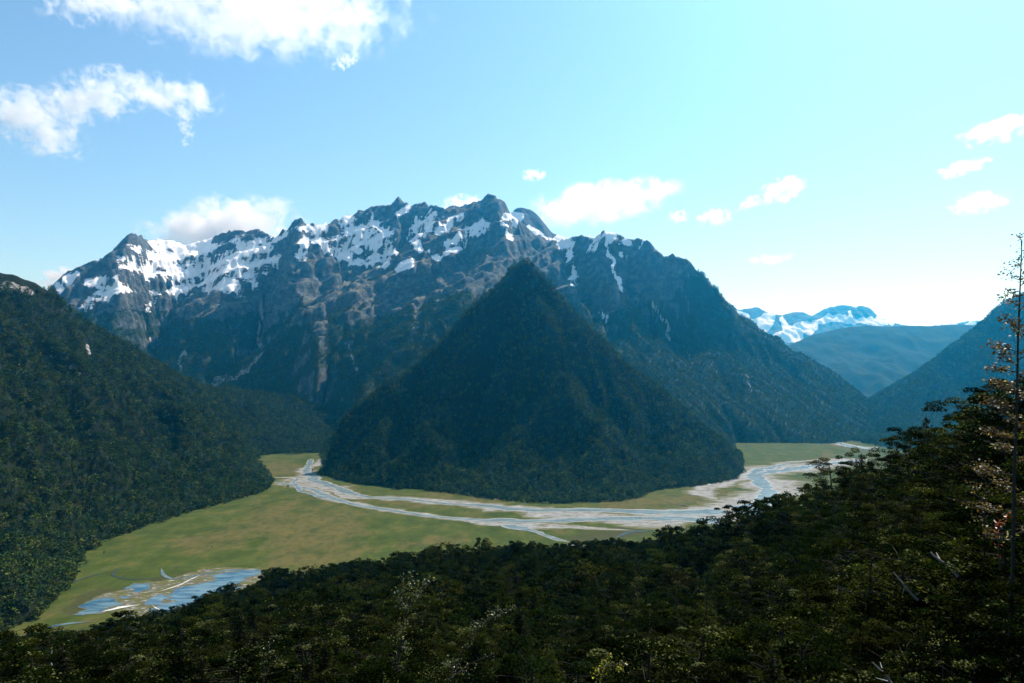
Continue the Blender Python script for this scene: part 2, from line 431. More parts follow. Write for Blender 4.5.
BENCH = [(460, 232, 400, 262, 12, 12), (420, 262, 290, 318, 12, 16), (480, 240, 440, 272, 12, 12), (440, 290, 350, 318, 9, 12), (420, 300, 410, 345, 7, 6), (320, 300, 322, 340, 14, 8), (300, 252, 310, 290, 12, 8), (350, 268, 400, 272, 8, 8), (137, 275, 136, 325, 9, 8),
         (190, 310, 250, 305, 8, 8), (600, 250, 620, 320, 20, 16), (660, 262, 680, 280, 12, 20), (690, 270, 680, 295, 14, 10), (590, 245, 560, 260, 12, 8), (250, 290, 200, 312, 6, 6), (380, 340, 400, 355, 6, 4)]
bench = np.clip(capsule(U, V, BENCH) * 1.1 + 0.22 * fbm(gx / 150, gy / 150, 4, 61) + 0.15 * sstep(1.2, 0.7, slope), 0, 1)
wood = np.clip(wood - 0.8 * capsule(U, V, [b[:4] + (b[4] * .7, b[5] * .7) for b in BENCH if b[1] > 285]), 0, 1)
SCREE = [(262, 300, 262, 352, 1.4, 1.5), (260, 352, 246, 372, 1.6, 3), (246, 372, 205, 387, 3, 2.2), (186, 350, 178, 372, 1.2, 1.2), (148, 335, 152, 345, 1, 1), (356, 372, 345, 340, 1, 1), (668, 330, 672, 342, 1.6, 1.2), (688, 350, 694, 366, 1.3, 1), (745, 375, 750, 392, 1.5, 1), (652, 300, 668, 330, 1, 1.6), (540, 250, 548, 262, 1, 1)]
scr = capsule(U, V, SCREE)
keep = (H > -5.5) & (U > -260) & (U < 1250)
massif = grid_mesh('mountain_range', gx, gy, H, M_MASSIF, keep, dict(snow=sn, wood=wood, bench=bench, scree=scr))
tag(massif, 'steep rocky mountain range streaked with snow behind the pyramid hill', kind='structure')
MASSIF_H, MASSIF_G = H, (MX0, MX1, MY0, MY1)
MASSIF_WOOD, MASSIF_SLOPE = wood, slope

# ------------------------------------------------------------------ generic smaller hills
def hill(name, box, res, lines, feet, mat, noise=(60, 18), seed=5, er=None, mres=8.0, hold_r=70, attrs=None, label=None, base=-5.0, keepf=None):
    x0, x1, y0, y1 = box
    h, fix = solve(x0, x1, y0, y1, res, lines, feet, base)
    gx, gy = np.meshgrid(np.linspace(x0, x1, h.shape[0]), np.linspace(y0, y1, h.shape[1]), indexing='ij')
    kk = np.full(h.shape, 1e9)
    ln = lines[0]
    for a, b in zip(ln[:-1], ln[1:]):
        L = (b[0] - a[0]) ** 2 + (b[1] - a[1]) ** 2 + 1e-6
        t_ = np.clip(((gx - a[0]) * (b[0] - a[0]) + (gy - a[1]) * (b[1] - a[1])) / L, 0, 1)
        kk = np.minimum(kk, np.hypot(gx - a[0] - t_ * (b[0] - a[0]), gy - a[1] - t_ * (b[1] - a[1])))
    near = 1 - sstep(0, hold_r, kk)
    am = sstep(5, 160, h)
    sc_ = noise[2] if len(noise) > 2 else 1.0
    h = h + (ridged(gx / (230 * sc_), gy / (230 * sc_), 4, seed) - 0.68) * noise[0] * am * sstep(hold_r * 0.4, hold_r * 5, kk)
    if er: h = np.maximum(erode(h, res, h, np.clip(near * 1.1, 0, .97), iters=er[0], K=er[1], m=0.42, up=0.14), base)
    nx, ny = int((x1 - x0) / mres), int((y1 - y0) / mres)
    H = resize(blur(h, 1), nx, ny); gx, gy = np.meshgrid(np.linspace(x0, x1, nx), np.linspace(y0, y1, ny), indexing='ij')
    am = sstep(5, 120, H)
    H = H + fbm(gx / (70 * sc_), gy / (70 * sc_), 4, seed + 20) * noise[1] * am * (1 - 0.75 * resize(near, nx, ny))
    A = attrs(gx, gy, H) if attrs else None
    keep = H > base + 0.5
    if keepf is not None: keep &= keepf(gx, gy, H)
    ob = grid_mesh(name, gx, gy, H, mat, keep, A)
    tag(ob, label, kind='structure')
    return ob, H, box

PYR_RIDGE = line((322, 470, 2010), (331, 440, 2090), (342, 413, 2140), (362, 396, 2180), (385, 381, 2205), (405, 370, 2220), (422, 358, 2235), (440, 338, 2250), (455, 320, 2260), (472, 304, 2270), (488, 292, 2280), (503, 280, 2288), (512, 268, 2294), (520, 262, 2298), (528, 259, 2300),
    (536, 266, 2297), (546, 274, 2290), (556, 288, 2285), (567, 300, 2280), (590, 327, 2262), (604, 341, 2255), (622, 355, 2250), (650, 378, 2240), (672, 396, 2220), (692, 413, 2190), (710, 427, 2170), (726, 441, 2140), (740, 462, 2080), dz=-12)
PYR_LINES = [PYR_RIDGE,
    line((528, 259, 2300), (538, 290, 2210), (548, 330, 2110), (562, 370, 2010), (583, 410, 1900), (610, 450, 1790), (632, 488, 1695), dz=-9),
    line((503, 280, 2288), (486, 320, 2180), (462, 358, 2100), (436, 400, 2000), (408, 445, 1890), (398, 478, 1780), dz=-9),
    line((590, 327, 2262), (612, 375, 2130), (645, 415, 2030), (680, 450, 1920), (700, 478, 1850), dz=-9),
    line((440, 338, 2250), (410, 390, 2140), (375, 430, 2030), (350, 470, 1930), dz=-9),
    line((517, 285, 2275), (500, 330, 2235), (484, 380, 2165), (474, 430, 2050), (472, 475, 1850), dz=-9),
    line((560, 395, 1985), (540, 440, 1880), (528, 488, 1690), dz=-9),
    line((590, 350, 2150), (605, 390, 2080), (640, 450, 1930), dz=-9),
    line((655, 415, 2090), (650, 450, 1960), (652, 482, 1840), dz=-9),
    line((528, 259, 2300), (524, 262, 2420), (515, 275, 2700), (500, 290, 3000), dz=-9)]
PYR_FEET = [G(*p)[:2] for p in [(324, 464), (332, 479), (360, 485), (395, 487), (420, 490), (470, 497), (510, 503), (560, 505), (622, 502), (645, 498), (652, 491), (700, 486), (738, 480), (744, 464), (742, 450)]] + [(780, 2600), (600, 3100), (-300, 3100), (-560, 2600), G(318, 450)[:2]]
pyr, PYR_H, PYR_B = hill('pyramid_hill', (-640, 820, 1480, 3100), 9.0, PYR_LINES, PYR_FEET, M_FLOOR, (240, 40), 5, (11, 1.3), 6.0, 60,
    label='dark steep pyramid shaped forested hill standing in the middle of the valley', keepf=lambda x, y, H: y < 3050)

LEFT_RIDGE = line((-260, 200, 1450), (-120, 235, 1550), (-40, 258, 1640), (0, 266, 1700), (20, 272, 1730), (34, 275, 1760), (48, 285, 1800), (62, 299, 1850), (80, 314, 1910), (94, 324, 1960), (120, 338, 2050), (145, 352, 2150), (170, 368, 2260), (200, 384, 2480), (225, 390, 2750),
    (250, 391, 3000), (275, 393, 3250), (300, 398, 3350), (322, 407, 3300), (340, 422, 3150), (350, 438, 2950), dz=-9)
LEFT_LINES = [LEFT_RIDGE,
    line((0, 266, 1700), (-10, 330, 1450), (-10, 400, 1230), (0, 470, 1060), (20, 530, 930), (30, 580, 850), dz=-9),
    line((62, 299, 1850), (75, 350, 1700), (82, 400, 1560), (86, 450, 1420), (90, 500, 1290), (92, 530, 1200), dz=-9),
    line((94, 324, 1960), (125, 375, 1850), (150, 415, 1740), (170, 450, 1640), (185, 485, 1520), dz=-9),
    line((145, 352, 2150), (180, 395, 2050), (210, 425, 1960), (240, 452, 1870), (262, 476, 1800), dz=-9),
    line((200, 385, 2420), (228, 412, 2300), (240, 432, 2150), (250, 448, 2060), dz=-9),
    line((275, 393, 3250), (278, 412, 3000), (282, 430, 2780), (288, 442, 2620), dz=-9),
    line((322, 407, 3300), (318, 420, 3100), (316, 434, 2850), dz=-9),
    line((-260, 200, 1450), (-200, 350, 1150), (-150, 480, 900), (-100, 580, 760), dz=-9)]
LEFT_FEET = [G(*p)[:2] for p in [(-220, 690), (-100, 660), (0, 634), (22, 620), (45, 604), (62, 588), (72, 568), (83, 553), (100, 543), (140, 528), (200, 509), (235, 501), (262, 492), (272, 483), (262, 470), (252, 461), (262, 455), (300, 452), (330, 457), (348, 453)]] + [(-560, 3000), (-700, 3500), (-1200, 3720), (-2700, 3720), (-2700, 600)]
def left_attrs(x, y, H):
    u, v = proj(x, y, H)
    return dict(bare=capsule(u, v, [(87, 343, 90, 358, 1.6, 1.8), (45, 354, 52, 359, 2.2, 2), (68, 362, 78, 372, 1.6, 1.4), (78, 372, 86, 382, 1.2, 1.0), (5, 285, 30, 292, 4, 4)], 0.7))
lefth, LEFT_H, LEFT_B = hill('forested_hill', (-2700, -300, 560, 3760), 12.0, LEFT_LINES, LEFT_FEET, M_FLOOR, (230, 34), 15, (11, 1.3), 7.5, 60, attrs=left_attrs,
    label='long dark forested hillside descending from the left edge', keepf=lambda x, y, H: proj(x, y, H)[0] > -150)

RIGHT_RIDGE = line((852, 436, 3400), (860, 420, 3500), (870, 410, 3580), (880, 400, 3650), (888, 391, 3680), (903, 385, 3750), (918, 381, 3800), (930, 377, 3850), (937, 370, 3900), (941, 362, 3930), (949, 345, 3980), (968, 337, 4020), (985, 320, 4060), (1000, 303, 4100), (1018, 294, 4150), (1050, 280, 4200), (1120, 250, 4300), (1250, 250, 4300), dz=-6)
RIGHT_LINES = [RIGHT_RIDGE, line((930, 377, 3850), (925, 400, 3650), (915, 420, 3450), dz=-6), line((1000, 303, 4100), (985, 350, 3850), (965, 395, 3600), (950, 425, 3400), dz=-6), line((1050, 280, 4200), (1040, 340, 3900), (1020, 400, 3600), (1000, 440, 3200), dz=-6)]
RIGHT_FEET = [G(*p)[:2] for p in [(846, 440), (870, 447), (920, 455), (1000, 470), (1200, 490)]] + [(4400, 3400), (4400, 5200), (2400, 5000), (1800, 4200)]
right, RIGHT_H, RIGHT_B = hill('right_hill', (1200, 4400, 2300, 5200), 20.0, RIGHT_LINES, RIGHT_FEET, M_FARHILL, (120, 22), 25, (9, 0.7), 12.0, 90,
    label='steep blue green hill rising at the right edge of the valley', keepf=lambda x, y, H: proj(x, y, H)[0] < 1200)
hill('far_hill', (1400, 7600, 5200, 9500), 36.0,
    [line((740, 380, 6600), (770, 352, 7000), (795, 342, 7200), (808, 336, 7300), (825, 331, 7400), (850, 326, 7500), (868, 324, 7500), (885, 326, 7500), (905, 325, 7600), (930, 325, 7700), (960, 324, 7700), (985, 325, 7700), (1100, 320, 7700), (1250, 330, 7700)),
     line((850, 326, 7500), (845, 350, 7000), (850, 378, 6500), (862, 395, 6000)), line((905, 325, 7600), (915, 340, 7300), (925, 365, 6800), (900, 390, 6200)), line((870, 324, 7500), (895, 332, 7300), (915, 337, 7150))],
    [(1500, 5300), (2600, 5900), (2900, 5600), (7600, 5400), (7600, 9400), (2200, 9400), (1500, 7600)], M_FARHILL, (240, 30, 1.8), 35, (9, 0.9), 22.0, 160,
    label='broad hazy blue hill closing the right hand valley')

def mat_far_snow():
    t = NT('far_snowy_rock')
    s = t.mapr(t.math('ADD', t.attr('snow'), t.math('MULTIPLY', t.math('SUBTRACT', t.noise(0.0022, 6, 0.65), 0.5), 1.0)), 0.46, 0.54)
    col = t.mix(s, (0.07, 0.07, 0.065), (0.88, 0.9, 0.92))
    return t.done(t.bsdf(col, 0.9, t.bump(t.noise(0.01, 5, 0.7), 0.8, 40), 0.1))
M_FARSNOW = mat_far_snow()
def far_attrs(x, y, H):
    u, v = proj(x, y, H)
    return dict(snow=capsule(u, v, [(733, 312, 745, 318, 3, 3), (752, 322, 770, 318, 5, 5), (760, 330, 768, 322, 5, 5), (783, 322, 790, 335, 4, 6), (795, 330, 812, 326, 5, 6), (815, 322, 850, 318, 3, 5), (850, 312, 856, 322, 2, 4), (862, 320, 880, 322, 4, 4), (885, 322, 890, 324, 3, 3), (775, 338, 800, 336, 5, 5)]) * 1.0 + 0.02)
hill('snowy_mountains', (3400, 8600, 11500, 16000), 40.0,
    [line((690, 330, 13500), (715, 312, 13600), (728, 304, 13700), (733, 302, 13700), (738, 311, 13700), (746, 308, 13700), (757, 306, 13800), (764, 310, 13800), (776, 315, 13900), (790, 312, 13900), (803, 311, 13900), (812, 316, 13900), (820, 311, 13900), (830, 306, 13900), (840, 304, 13900), (852, 304, 13900), (855, 308, 13900), (860, 304, 13900), (868, 305, 13900), (873, 309, 13900), (878, 316, 13900), (888, 320, 13900), (898, 323, 13900), (930, 330, 13900), (1000, 340, 13900))],
    [(3400, 12200), (8600, 12200), (8600, 15800), (3400, 15800)], M_FARSNOW, (520, 80, 1.4), 45, (9, 1.0), 30.0, 260, attrs=far_attrs,
    label='distant pale blue mountains covered in snow')
hill('snowy_peak', (7200, 11800, 14000, 18500), 50.0,
    [line((880, 345, 16000), (925, 327, 16000), (940, 323, 16000), (955, 322, 16000), (968, 320, 16000), (978, 319, 16000), (986, 323, 16000), (1010, 330, 16000), (1040, 345, 16000))],
    [(7200, 14500), (11800, 14500), (11800, 18000), (7200, 18000)], M_FARSNOW, (300, 120, 1.5), 49, None, 40.0, 260, attrs=lambda x, y, H: dict(snow=capsule(*proj(x, y, H), [(945, 325, 975, 327, 3, 4), (935, 329, 960, 330, 3, 3)])),
    label='small far snow peak just above the broad blue hill')
hill('back_peak', (-400, 1100, 5200, 7000), 18.0,
    [line((498, 222, 5900), (510, 210, 5950), (517, 206, 6000), (523, 206, 6000), (530, 207, 6000), (536, 212, 6000), (543, 220, 6000), (550, 230, 6000), (556, 233, 6050), (570, 238, 6100), (590, 246, 6150)),
     line((523, 206, 6000), (522, 225, 5800), (524, 245, 5600)), line((543, 220, 6000), (548, 240, 5750))],
    [(-300, 5300), (1000, 5300), (1000, 6900), (-300, 6900)], M_FARSNOW, (160, 25), 55, (7, 0.6), 9.0, 80,
    attrs=lambda x, y, H: dict(snow=0.95 * np.clip(capsule(*proj(x, y, H), [(508, 212, 520, 228, 5, 9), (520, 228, 548, 240, 9, 8), (556, 238, 575, 244, 7, 6)]) - 0.6 * capsule(*proj(x, y, H), [(517, 207, 533, 210, 3, 4), (534, 212, 546, 232, 3, 5), (526, 222, 532, 218, 3, 3)]), 0, 1)),
    label='snow covered peak peering over the dip right of the highest summit')
# ------------------------------------------------------------------ valley floor, meadow, river
def mat_meadow():
    t = NT('meadow_grass')
    a = t.noise(0.0045, 4, 0.55, sx=(1, 0.55, 1)); b = t.noise(0.022, 8, 0.68, sx=(1, 0.6, 1)); c = t.noise(0.16, 5, 0.65)
    col = t.ramp(b, [(0.30, (0.026, 0.042, 0.008)), (0.5, (0.053, 0.074, 0.013)), (0.68, (0.098, 0.094, 0.025))])
    dry = t.mapr(t.math('ADD', a, t.math('MULTIPLY', t.math('SUBTRACT', b, 0.5), 0.5)), 0.50, 0.66)
    dryc = t.attr('dry')
    f = t.math('MAXIMUM', t.math('MULTIPLY', dry, 0.4), t.math('MULTIPLY', t.mapr(t.math('ADD', dryc, t.math('MULTIPLY', t.math('SUBTRACT', b, 0.5), 2.2)), 0.15, 1.05), 0.75))
    col = t.mix(f, col, t.mix(c, (0.080, 0.066, 0.021), (0.14, 0.11, 0.042)))
    col = t.mix(t.mapr(t.math('ADD', t.attr('marsh'), t.math('MULTIPLY', t.math('SUBTRACT', b, 0.5), 1.2)), 0.4, 0.8), col, t.mix(c, (0.030, 0.040, 0.014), (0.075, 0.070, 0.026)))
    col = t.mix(t.mapr(t.noise(0.07, 8, 0.75, sx=(1, 0.5, 1)), 0.46, 0.66, 0, 0.75), col, (0.035, 0.048, 0.013))
    return t.done(t.bsdf(col, 1.0, t.bump(c, 0.7, 0.8), 0.05))
def mat_gravel(name='river_gravel', stops=[(0.3, (0.11, 0.105, 0.085)), (0.5, (0.21, 0.21, 0.195)), (0.7, (0.36, 0.36, 0.35))], k=1.0, gt=0.56):
    t = NT(name)
    b = t.noise(0.05 * k, 5, 0.65, sx=(1, 2.0, 1)); c = t.noise(0.5, 3, 0.6)
    col = t.ramp(b, stops)
    gr = t.mapr(t.noise(0.035 * k, 5, 0.6, sx=(0.7, 1.6, 1)), gt, gt + 0.1)
    ed = t.mapr(t.math('ADD', t.attr('edge'), t.math('MULTIPLY', t.math('SUBTRACT', t.noise(0.03, 6, 0.65, sx=(0.8, 1.8, 1)), 0.5), 1.6)), 0.12, 0.5)
    gr = t.math('MAXIMUM', gr, t.math('SUBTRACT', 1.0, ed))
    col = t.mix(gr, col, t.mix(b, (0.045, 0.06, 0.012), (0.13, 0.115, 0.035)))
    return t.done(t.bsdf(col, 0.95, t.bump(c, 0.4, 0.2), 0.15))
def mat_water(name, c0, c1, foam, rough, bank=(0.17, 0.16, 0.135), k=1.0, brk=1.5):
    t = NT(name)
    b = t.noise(0.03, 4, 0.6, sx=(0.8, 2.2, 1)); col = t.mix(t.mapr(b, 0.38, 0.62), c0, c1)
    rip = t.mapr(t.noise(0.22, 4, 0.7, sx=(0.7, 2.0, 1)), foam, foam + 0.07)
    col = t.mix(rip, col, (0.78, 0.84, 0.86))
    ed = t.mapr(t.math('ADD', t.attr('edge'), t.math('MULTIPLY', t.math('SUBTRACT', t.noise(0.05 * k, 6, 0.65, sx=(0.6, 2.0, 1)), 0.5), brk)), 0.1, 0.42)
    col = t.mix(ed, bank, col)
    rg = t.mapr(ed, 0, 1, 0.8, rough)
    bs = t.bsdf(col, rg, t.bump(t.noise(1.2, 3, 0.6), 0.35, 0.25), 0.5)
    bs.inputs['IOR'].default_value = 1.33
    return t.done(bs)
def mat_plain(name, c, r=0.95):
    t = NT(name); return t.done(t.bsdf(c, r))
def mat_silt(name, c):
    t = NT(name)
    ed = t.mapr(t.math('ADD', t.attr('edge'), t.math('MULTIPLY', t.math('SUBTRACT', t.noise(0.12, 6, 0.7), 0.5), 2.0)), 0.2, 0.6)
    return t.done(t.bsdf(t.mix(ed, (0.10, 0.095, 0.06), c), 0.9))
M_MEADOW = mat_meadow(); M_GRAVEL = mat_gravel()
M_MUD = mat_gravel('muddy_gravel', [(0.35, (0.045, 0.043, 0.026)), (0.5, (0.12, 0.115, 0.09)), (0.62, (0.34, 0.33, 0.30))], 2.6, 0.43)
M_RIVER = mat_water('glacial_river', (0.13, 0.195, 0.215), (0.23, 0.295, 0.31), 0.66, 0.2, (0.21, 0.21, 0.19))
M_POOL = mat_water('still_pool', (0.025, 0.085, 0.14), (0.12, 0.20, 0.23), 0.75, 0.15, (0.09, 0.085, 0.055), 2.5, 1.8)
M_CREEK = mat_water('dark_creek', (0.02, 0.04, 0.045), (0.04, 0.06, 0.06), 0.9, 0.3, (0.02, 0.028, 0.01), 2.0)

def sheet(name, poly, z, mat, res=12.0, wob=0.0, seed=0, attrs=None, label=None, grow=0):
    """a flat piece of ground filled on a grid inside a world outline, its edge made uneven"""
    xs = [p[0] for p in poly]; ys = [p[1] for p in poly]
    gx, gy = np.meshgrid(np.arange(min(xs) - res, max(xs) + 2 * res, res), np.arange(min(ys) - res, max(ys) + 2 * res, res), indexing='ij')
    qx = gx + 2.4 * wob * fbm(gx / (wob * 2.2 + 1), gy / (wob * 2.2 + 1), 4, seed); qy = gy + 2.4 * wob * fbm(gx / (wob * 2.2 + 1), gy / (wob * 2.2 + 1), 4, seed + 9)
    ins = inpoly(qx, qy, poly)
    ob = grid_mesh(name, gx, gy, np.full(gx.shape, z), mat, ins, attrs(gx, gy) if attrs else dict(edge=np.clip((blur(ins.astype(float), 16) - 0.5) * 2, 0, 1)))
    return tag(ob, label, kind='structure')

def ribbon(name, pts, z, mat, wob=0.25, seed=0, label=None, ground=True):
    """a channel along (u, v, width in metres) points on the valley floor"""
    w = []
    for a, b in zip(pts[:-1], pts[1:]):
        A, B = G(*a[:2]), G(*b[:2]); n = max(3, int(math.hypot(A[0] - B[0], A[1] - B[1]) / 6))
        for i in range(n):
            t = i / n; w.append((A[0] + (B[0] - A[0]) * t, A[1] + (B[1] - A[1]) * t, a[2] + (b[2] - a[2]) * t))
    w = np.array(w)
    for _ in range(14): w[1:-1] = (w[:-2] + w[2:] + 2 * w[1:-1]) / 4
    s = np.arange(len(w)) * 6.0
    d = np.gradient(w[:, :2], axis=0); L = np.hypot(d[:, 0], d[:, 1]) + 1e-9
    nx, ny = -d[:, 1] / L, d[:, 0] / L
    j = fbm(s / 130.0, s * 0 + seed * 3.3, 4, seed) * w[:, 2] * 0.8
    cx, cy = w[:, 0] + nx * j, w[:, 1] + ny * j
    wl = w[:, 2] * (0.5 + wob * fbm(s / 45.0, s * 0 + 11 + seed, 4, seed + 3) * 2); wr = w[:, 2] * (0.5 + wob * fbm(s / 45.0, s * 0 + 31 + seed, 4, seed + 5) * 2)
    e = np.minimum(1, np.minimum(np.arange(len(w)), np.arange(len(w))[::-1]) / 4.0 + 0.1)
    wl, wr = np.maximum(wl, 0.4) * e, np.maximum(wr, 0.4) * e
    kw = 1.35 if name != 'river' else 1.6; wl, wr = wl * kw, wr * kw
    X_, Y_, E_ = [], [], []
    for f in np.linspace(1, -1, 9):
        o = f * (wl if f > 0 else wr); X_.append(cx + nx * o); Y_.append(cy + ny * o); E_.append(np.full(len(w), 1 - abs(f)) * e)
    X_, Y_, E_ = np.array(X_), np.array(Y_), np.array(E_)
    ob = grid_mesh(name, X_, Y_, np.full(X_.shape, z), mat, None, dict(edge=E_))
    return tag(ob, label, kind='structure')

g_ = np.array([-13000, -6000, -3000, 0, 3000, 6000, 13000.0]); gy_ = np.array([-1900, 0, 3000, 6000, 10000, 15000, 19300.0])
GX, GY = np.meshgrid(g_, gy_, indexing='ij')
tag(grid_mesh('ground', GX, GY, np.full(GX.shape, -0.6), mat_plain('dark_forest_floor', (0.025, 0.035, 0.018))), 'dark ground of the forested valley', kind='structure')

DRY = [(262, 520, 330, 535, 18, 34), (290, 548, 350, 525, 22, 18), (240, 535, 180, 545, 12, 8), (275, 560, 350, 555, 10, 6), (430, 498, 500, 504, 5, 5), (600, 505, 720, 497, 5, 8), (700, 492, 735, 500, 6, 6), (790, 470, 830, 455, 5, 5), (270, 468, 300, 472, 7, 6), (400, 545, 470, 538, 5, 4), (360, 497, 420, 505, 4, 4), (530, 522, 560, 530, 4, 6)]
MARSH = [(100, 590, 70, 612, 5, 8), (130, 590, 90, 596, 6, 5), (150, 578, 220, 572, 3, 3), (570, 540, 640, 530, 6, 8), (60, 640, 150, 625, 10, 10)]
def meadow_attrs(x, y):
    u, v = proj(x, y, x * 0)
    return dict(dry=capsule(u, v, DRY), marsh=capsule(u, v, MARSH))
sheet('meadow', [(-900, 560), (1600, 560), (1600, 2700), G(880, 441)[:2], G(835, 442)[:2], G(740, 441)[:2], (600, 2800), (-700, 2800), G(225, 448)[:2], (-1300, 2000), (-1100, 1200)], 0.0, M_MEADOW, 10.0, 8, 2, meadow_attrs, 'grassy valley flats with green and dry brown patches')

R1 = [(u, v, w * (1.0 if u < 420 else 1.3)) for u, v, w in [(322, 458, 20), (316, 466, 30), (306, 474, 55), (302, 484, 85), (322, 490, 95), (352, 496, 60), (392, 499, 40), (440, 502, 36), (490, 507, 50), (540, 513, 80), (600, 515, 95), (660, 516, 105), (715, 515, 110), (742, 510, 100), (760, 500, 90), (775, 488, 110), (768, 474, 120), (790, 468, 110), (830, 463, 80), (858, 458, 50)]]
ribbon('river_gravel', R1, 0.15, M_GRAVEL, 0.16, 4, 'pale braided gravel bed of the river')
ribbon('river_gravel', [(300, 487, 30), (322, 497, 30), (355, 505, 30), (400, 512, 28), (450, 519, 30), (500, 523, 40), (550, 524, 44), (590, 528, 20), (640, 531, 10)], 0.17, M_GRAVEL, 0.2, 8, 'gravel along the lower arm of the river')
ribbon('river_gravel', [(878, 448, 40), (856, 446, 50), (838, 443, 55), (826, 442, 30)], 0.19, M_GRAVEL, 0.2, 12, 'pale gravel bank at the far end of the flats')
ribbon('river_gravel', [(720, 500, 20), (700, 494, 60), (712, 488, 50), (735, 482, 40), (755, 478, 30)], 0.21, M_GRAVEL, 0.2, 14, 'gravel bar beside the foot of the pyramid hill')
ribbon('river_gravel', [(770, 463, 14), (800, 462, 30), (835, 458, 12)], 0.2, M_GRAVEL, 0.2, 15, 'thin gravel strip on the far flats')
ribbon('river_gravel', [(268, 478, 14), (285, 477, 24), (300, 480, 40), (292, 486, 40)], 0.22, M_GRAVEL, 0.2, 16, 'gravel spit at the left bend of the river')
ribbon('river', [(312, 459, 9), (308, 466, 14), (306, 472, 18), (312, 479, 20), (330, 487, 22), (352, 493, 16), (372, 497, 12), (400, 499, 15), (440, 503, 14), (490, 506, 18), (540, 510, 24), (600, 511, 28), (660, 512, 30), (715, 512, 34), (738, 512, 34)], 0.35, M_RIVER, 0.22, 21, 'main pale blue channel of the braided river')
ribbon('river', [(275, 482, 10), (290, 485, 12), (316, 491, 16), (335, 499, 12), (365, 507, 12), (405, 513, 13), (450, 518, 14), (490, 520, 20), (530, 522, 18), (560, 520, 20), (620, 519, 26), (690, 519, 36), (738, 520, 38)], 0.39, M_RIVER, 0.22, 25, 'lower pale blue channel of the braided river')
ribbon('river', [(500, 524, 16), (530, 530, 14), (552, 539, 10), (572, 543, 7)], 0.43, M_RIVER, 0.25, 27, 'side channel running down towards the near forest')
ribbon('river', [(740, 516, 34), (754, 507, 36), (768, 497, 38), (772, 488, 30), (760, 478, 36), (758, 470, 30), (775, 466, 16), (790, 463, 8)], 0.47, M_RIVER, 0.22, 29, 'blue river bend at the right foot of the pyramid hill')
ribbon('river', [(757, 474, 26), (790, 470, 42), (820, 466, 40), (846, 462, 26), (870, 460, 12)], 0.51, M_RIVER, 0.22, 31, 'wide pale arm of the river on the right hand flats')
ribbon('river', [(876, 450, 26), (858, 447, 30), (842, 444, 26), (834, 442, 14)], 0.55, M_RIVER, 0.22, 33, 'far arm of the river where it leaves the forest')
ribbon('river', [(300, 476, 5), (292, 483, 9), (300, 490, 9), (320, 497, 8), (346, 500, 6)], 0.45, M_RIVER, 0.3, 35, 'small braid at the left bend of the river')
ribbon('river', [(560, 545, 8), (577, 546, 10), (590, 545, 6)], 0.4, M_RIVER, 0.2, 36, 'short pale backwater beside the near forest')
ribbon('river', [(615, 538, 5), (628, 531, 9), (640, 532, 8), (655, 530, 4)], 0.4, M_CREEK, 0.3, 37, 'dark wet hollow in the green flats')

# the pools at the lower left
def gp(*pts): return [G(*p)[:2] for p in pts]
sheet('gravel_bar', gp((100, 618), (78, 606), (110, 590), (165, 578), (210, 568), (268, 569), (262, 582), (225, 600), (190, 620), (165, 634), (150, 626)), 0.12, M_MUD, 2.5, 16, 5, None, 'pale gravel and mud round the blue pools')
sheet('pool', gp((172, 622), (160, 606), (168, 594), (190, 584), (222, 574), (252, 570), (268, 573), (255, 581), (230, 593), (205, 608), (190, 622), (178, 630)), 0.25, M_POOL, 2.0, 13, 6, None, 'large pale blue pool beside the near trees')
sheet('pool', gp((78, 614), (84, 604), (100, 597), (118, 597), (124, 603), (108, 609), (98, 615)), 0.27, M_POOL, 1.5, 9, 7, None, 'small deep blue pool at the left of the gravel')
sheet('pool', gp((126, 588), (136, 583), (146, 584), (150, 589), (140, 592), (130, 592)), 0.29, M_POOL, 1.2, 7, 8, None, 'tiny blue pool above the gravel')
sheet('pool', gp((140, 602), (158, 595), (166, 600), (160, 606), (148, 607)), 0.31, M_POOL, 1.2, 9, 9, None, 'shallow grey blue pool between the gravel bars')
for n_, pts in enumerate([[(268, 572, 4), (235, 569, 5), (215, 572, 4), (200, 575, 3), (175, 581, 4), (162, 576, 4), (161, 567, 3)],
                          [(162, 578, 3), (140, 581, 3), (115, 578, 2.5), (108, 573, 2.5), (125, 568, 2.5), (118, 566, 2)],
                          [(112, 571, 2.5), (90, 577, 3), (65, 584, 4), (40, 600, 8), (20, 616, 9)], [(30, 632, 3), (55, 625, 5), (75, 622, 5), (100, 622, 3)]]):
    ribbon('creek', pts, 0.33 + 0.03 * n_, M_POOL if n_ in (0, 3) else M_CREEK, 0.25, 50 + n_, ['narrow blue creek feeding the large pool', 'thin dark meander above the small pool', 'dark ditch along the foot of the left forest', 'narrow creek below the small deep blue pool'][n_])
ribbon('gravel_bar', [(96, 613, 3), (112, 609, 6), (132, 604, 8), (150, 605, 4)], 0.42, mat_silt('white_silt', (0.6, 0.6, 0.57)), 0.45, 60, 'white silt bar between the two pools')
ribbon('gravel_bar', [(150, 594, 3), (175, 588, 6), (196, 576, 5), (206, 574, 3)], 0.45, mat_silt('grey_silt', (0.5, 0.5, 0.48)), 0.45, 61, 'silt bar along the upper edge of the large pool')
ribbon('gravel_bar', [(150, 604, 3), (160, 612, 5), (172, 613, 4)], 0.48, mat_silt('pale_silt', (0.55, 0.55, 0.52)), 0.45, 62, 'silt tongue reaching into the large pool')

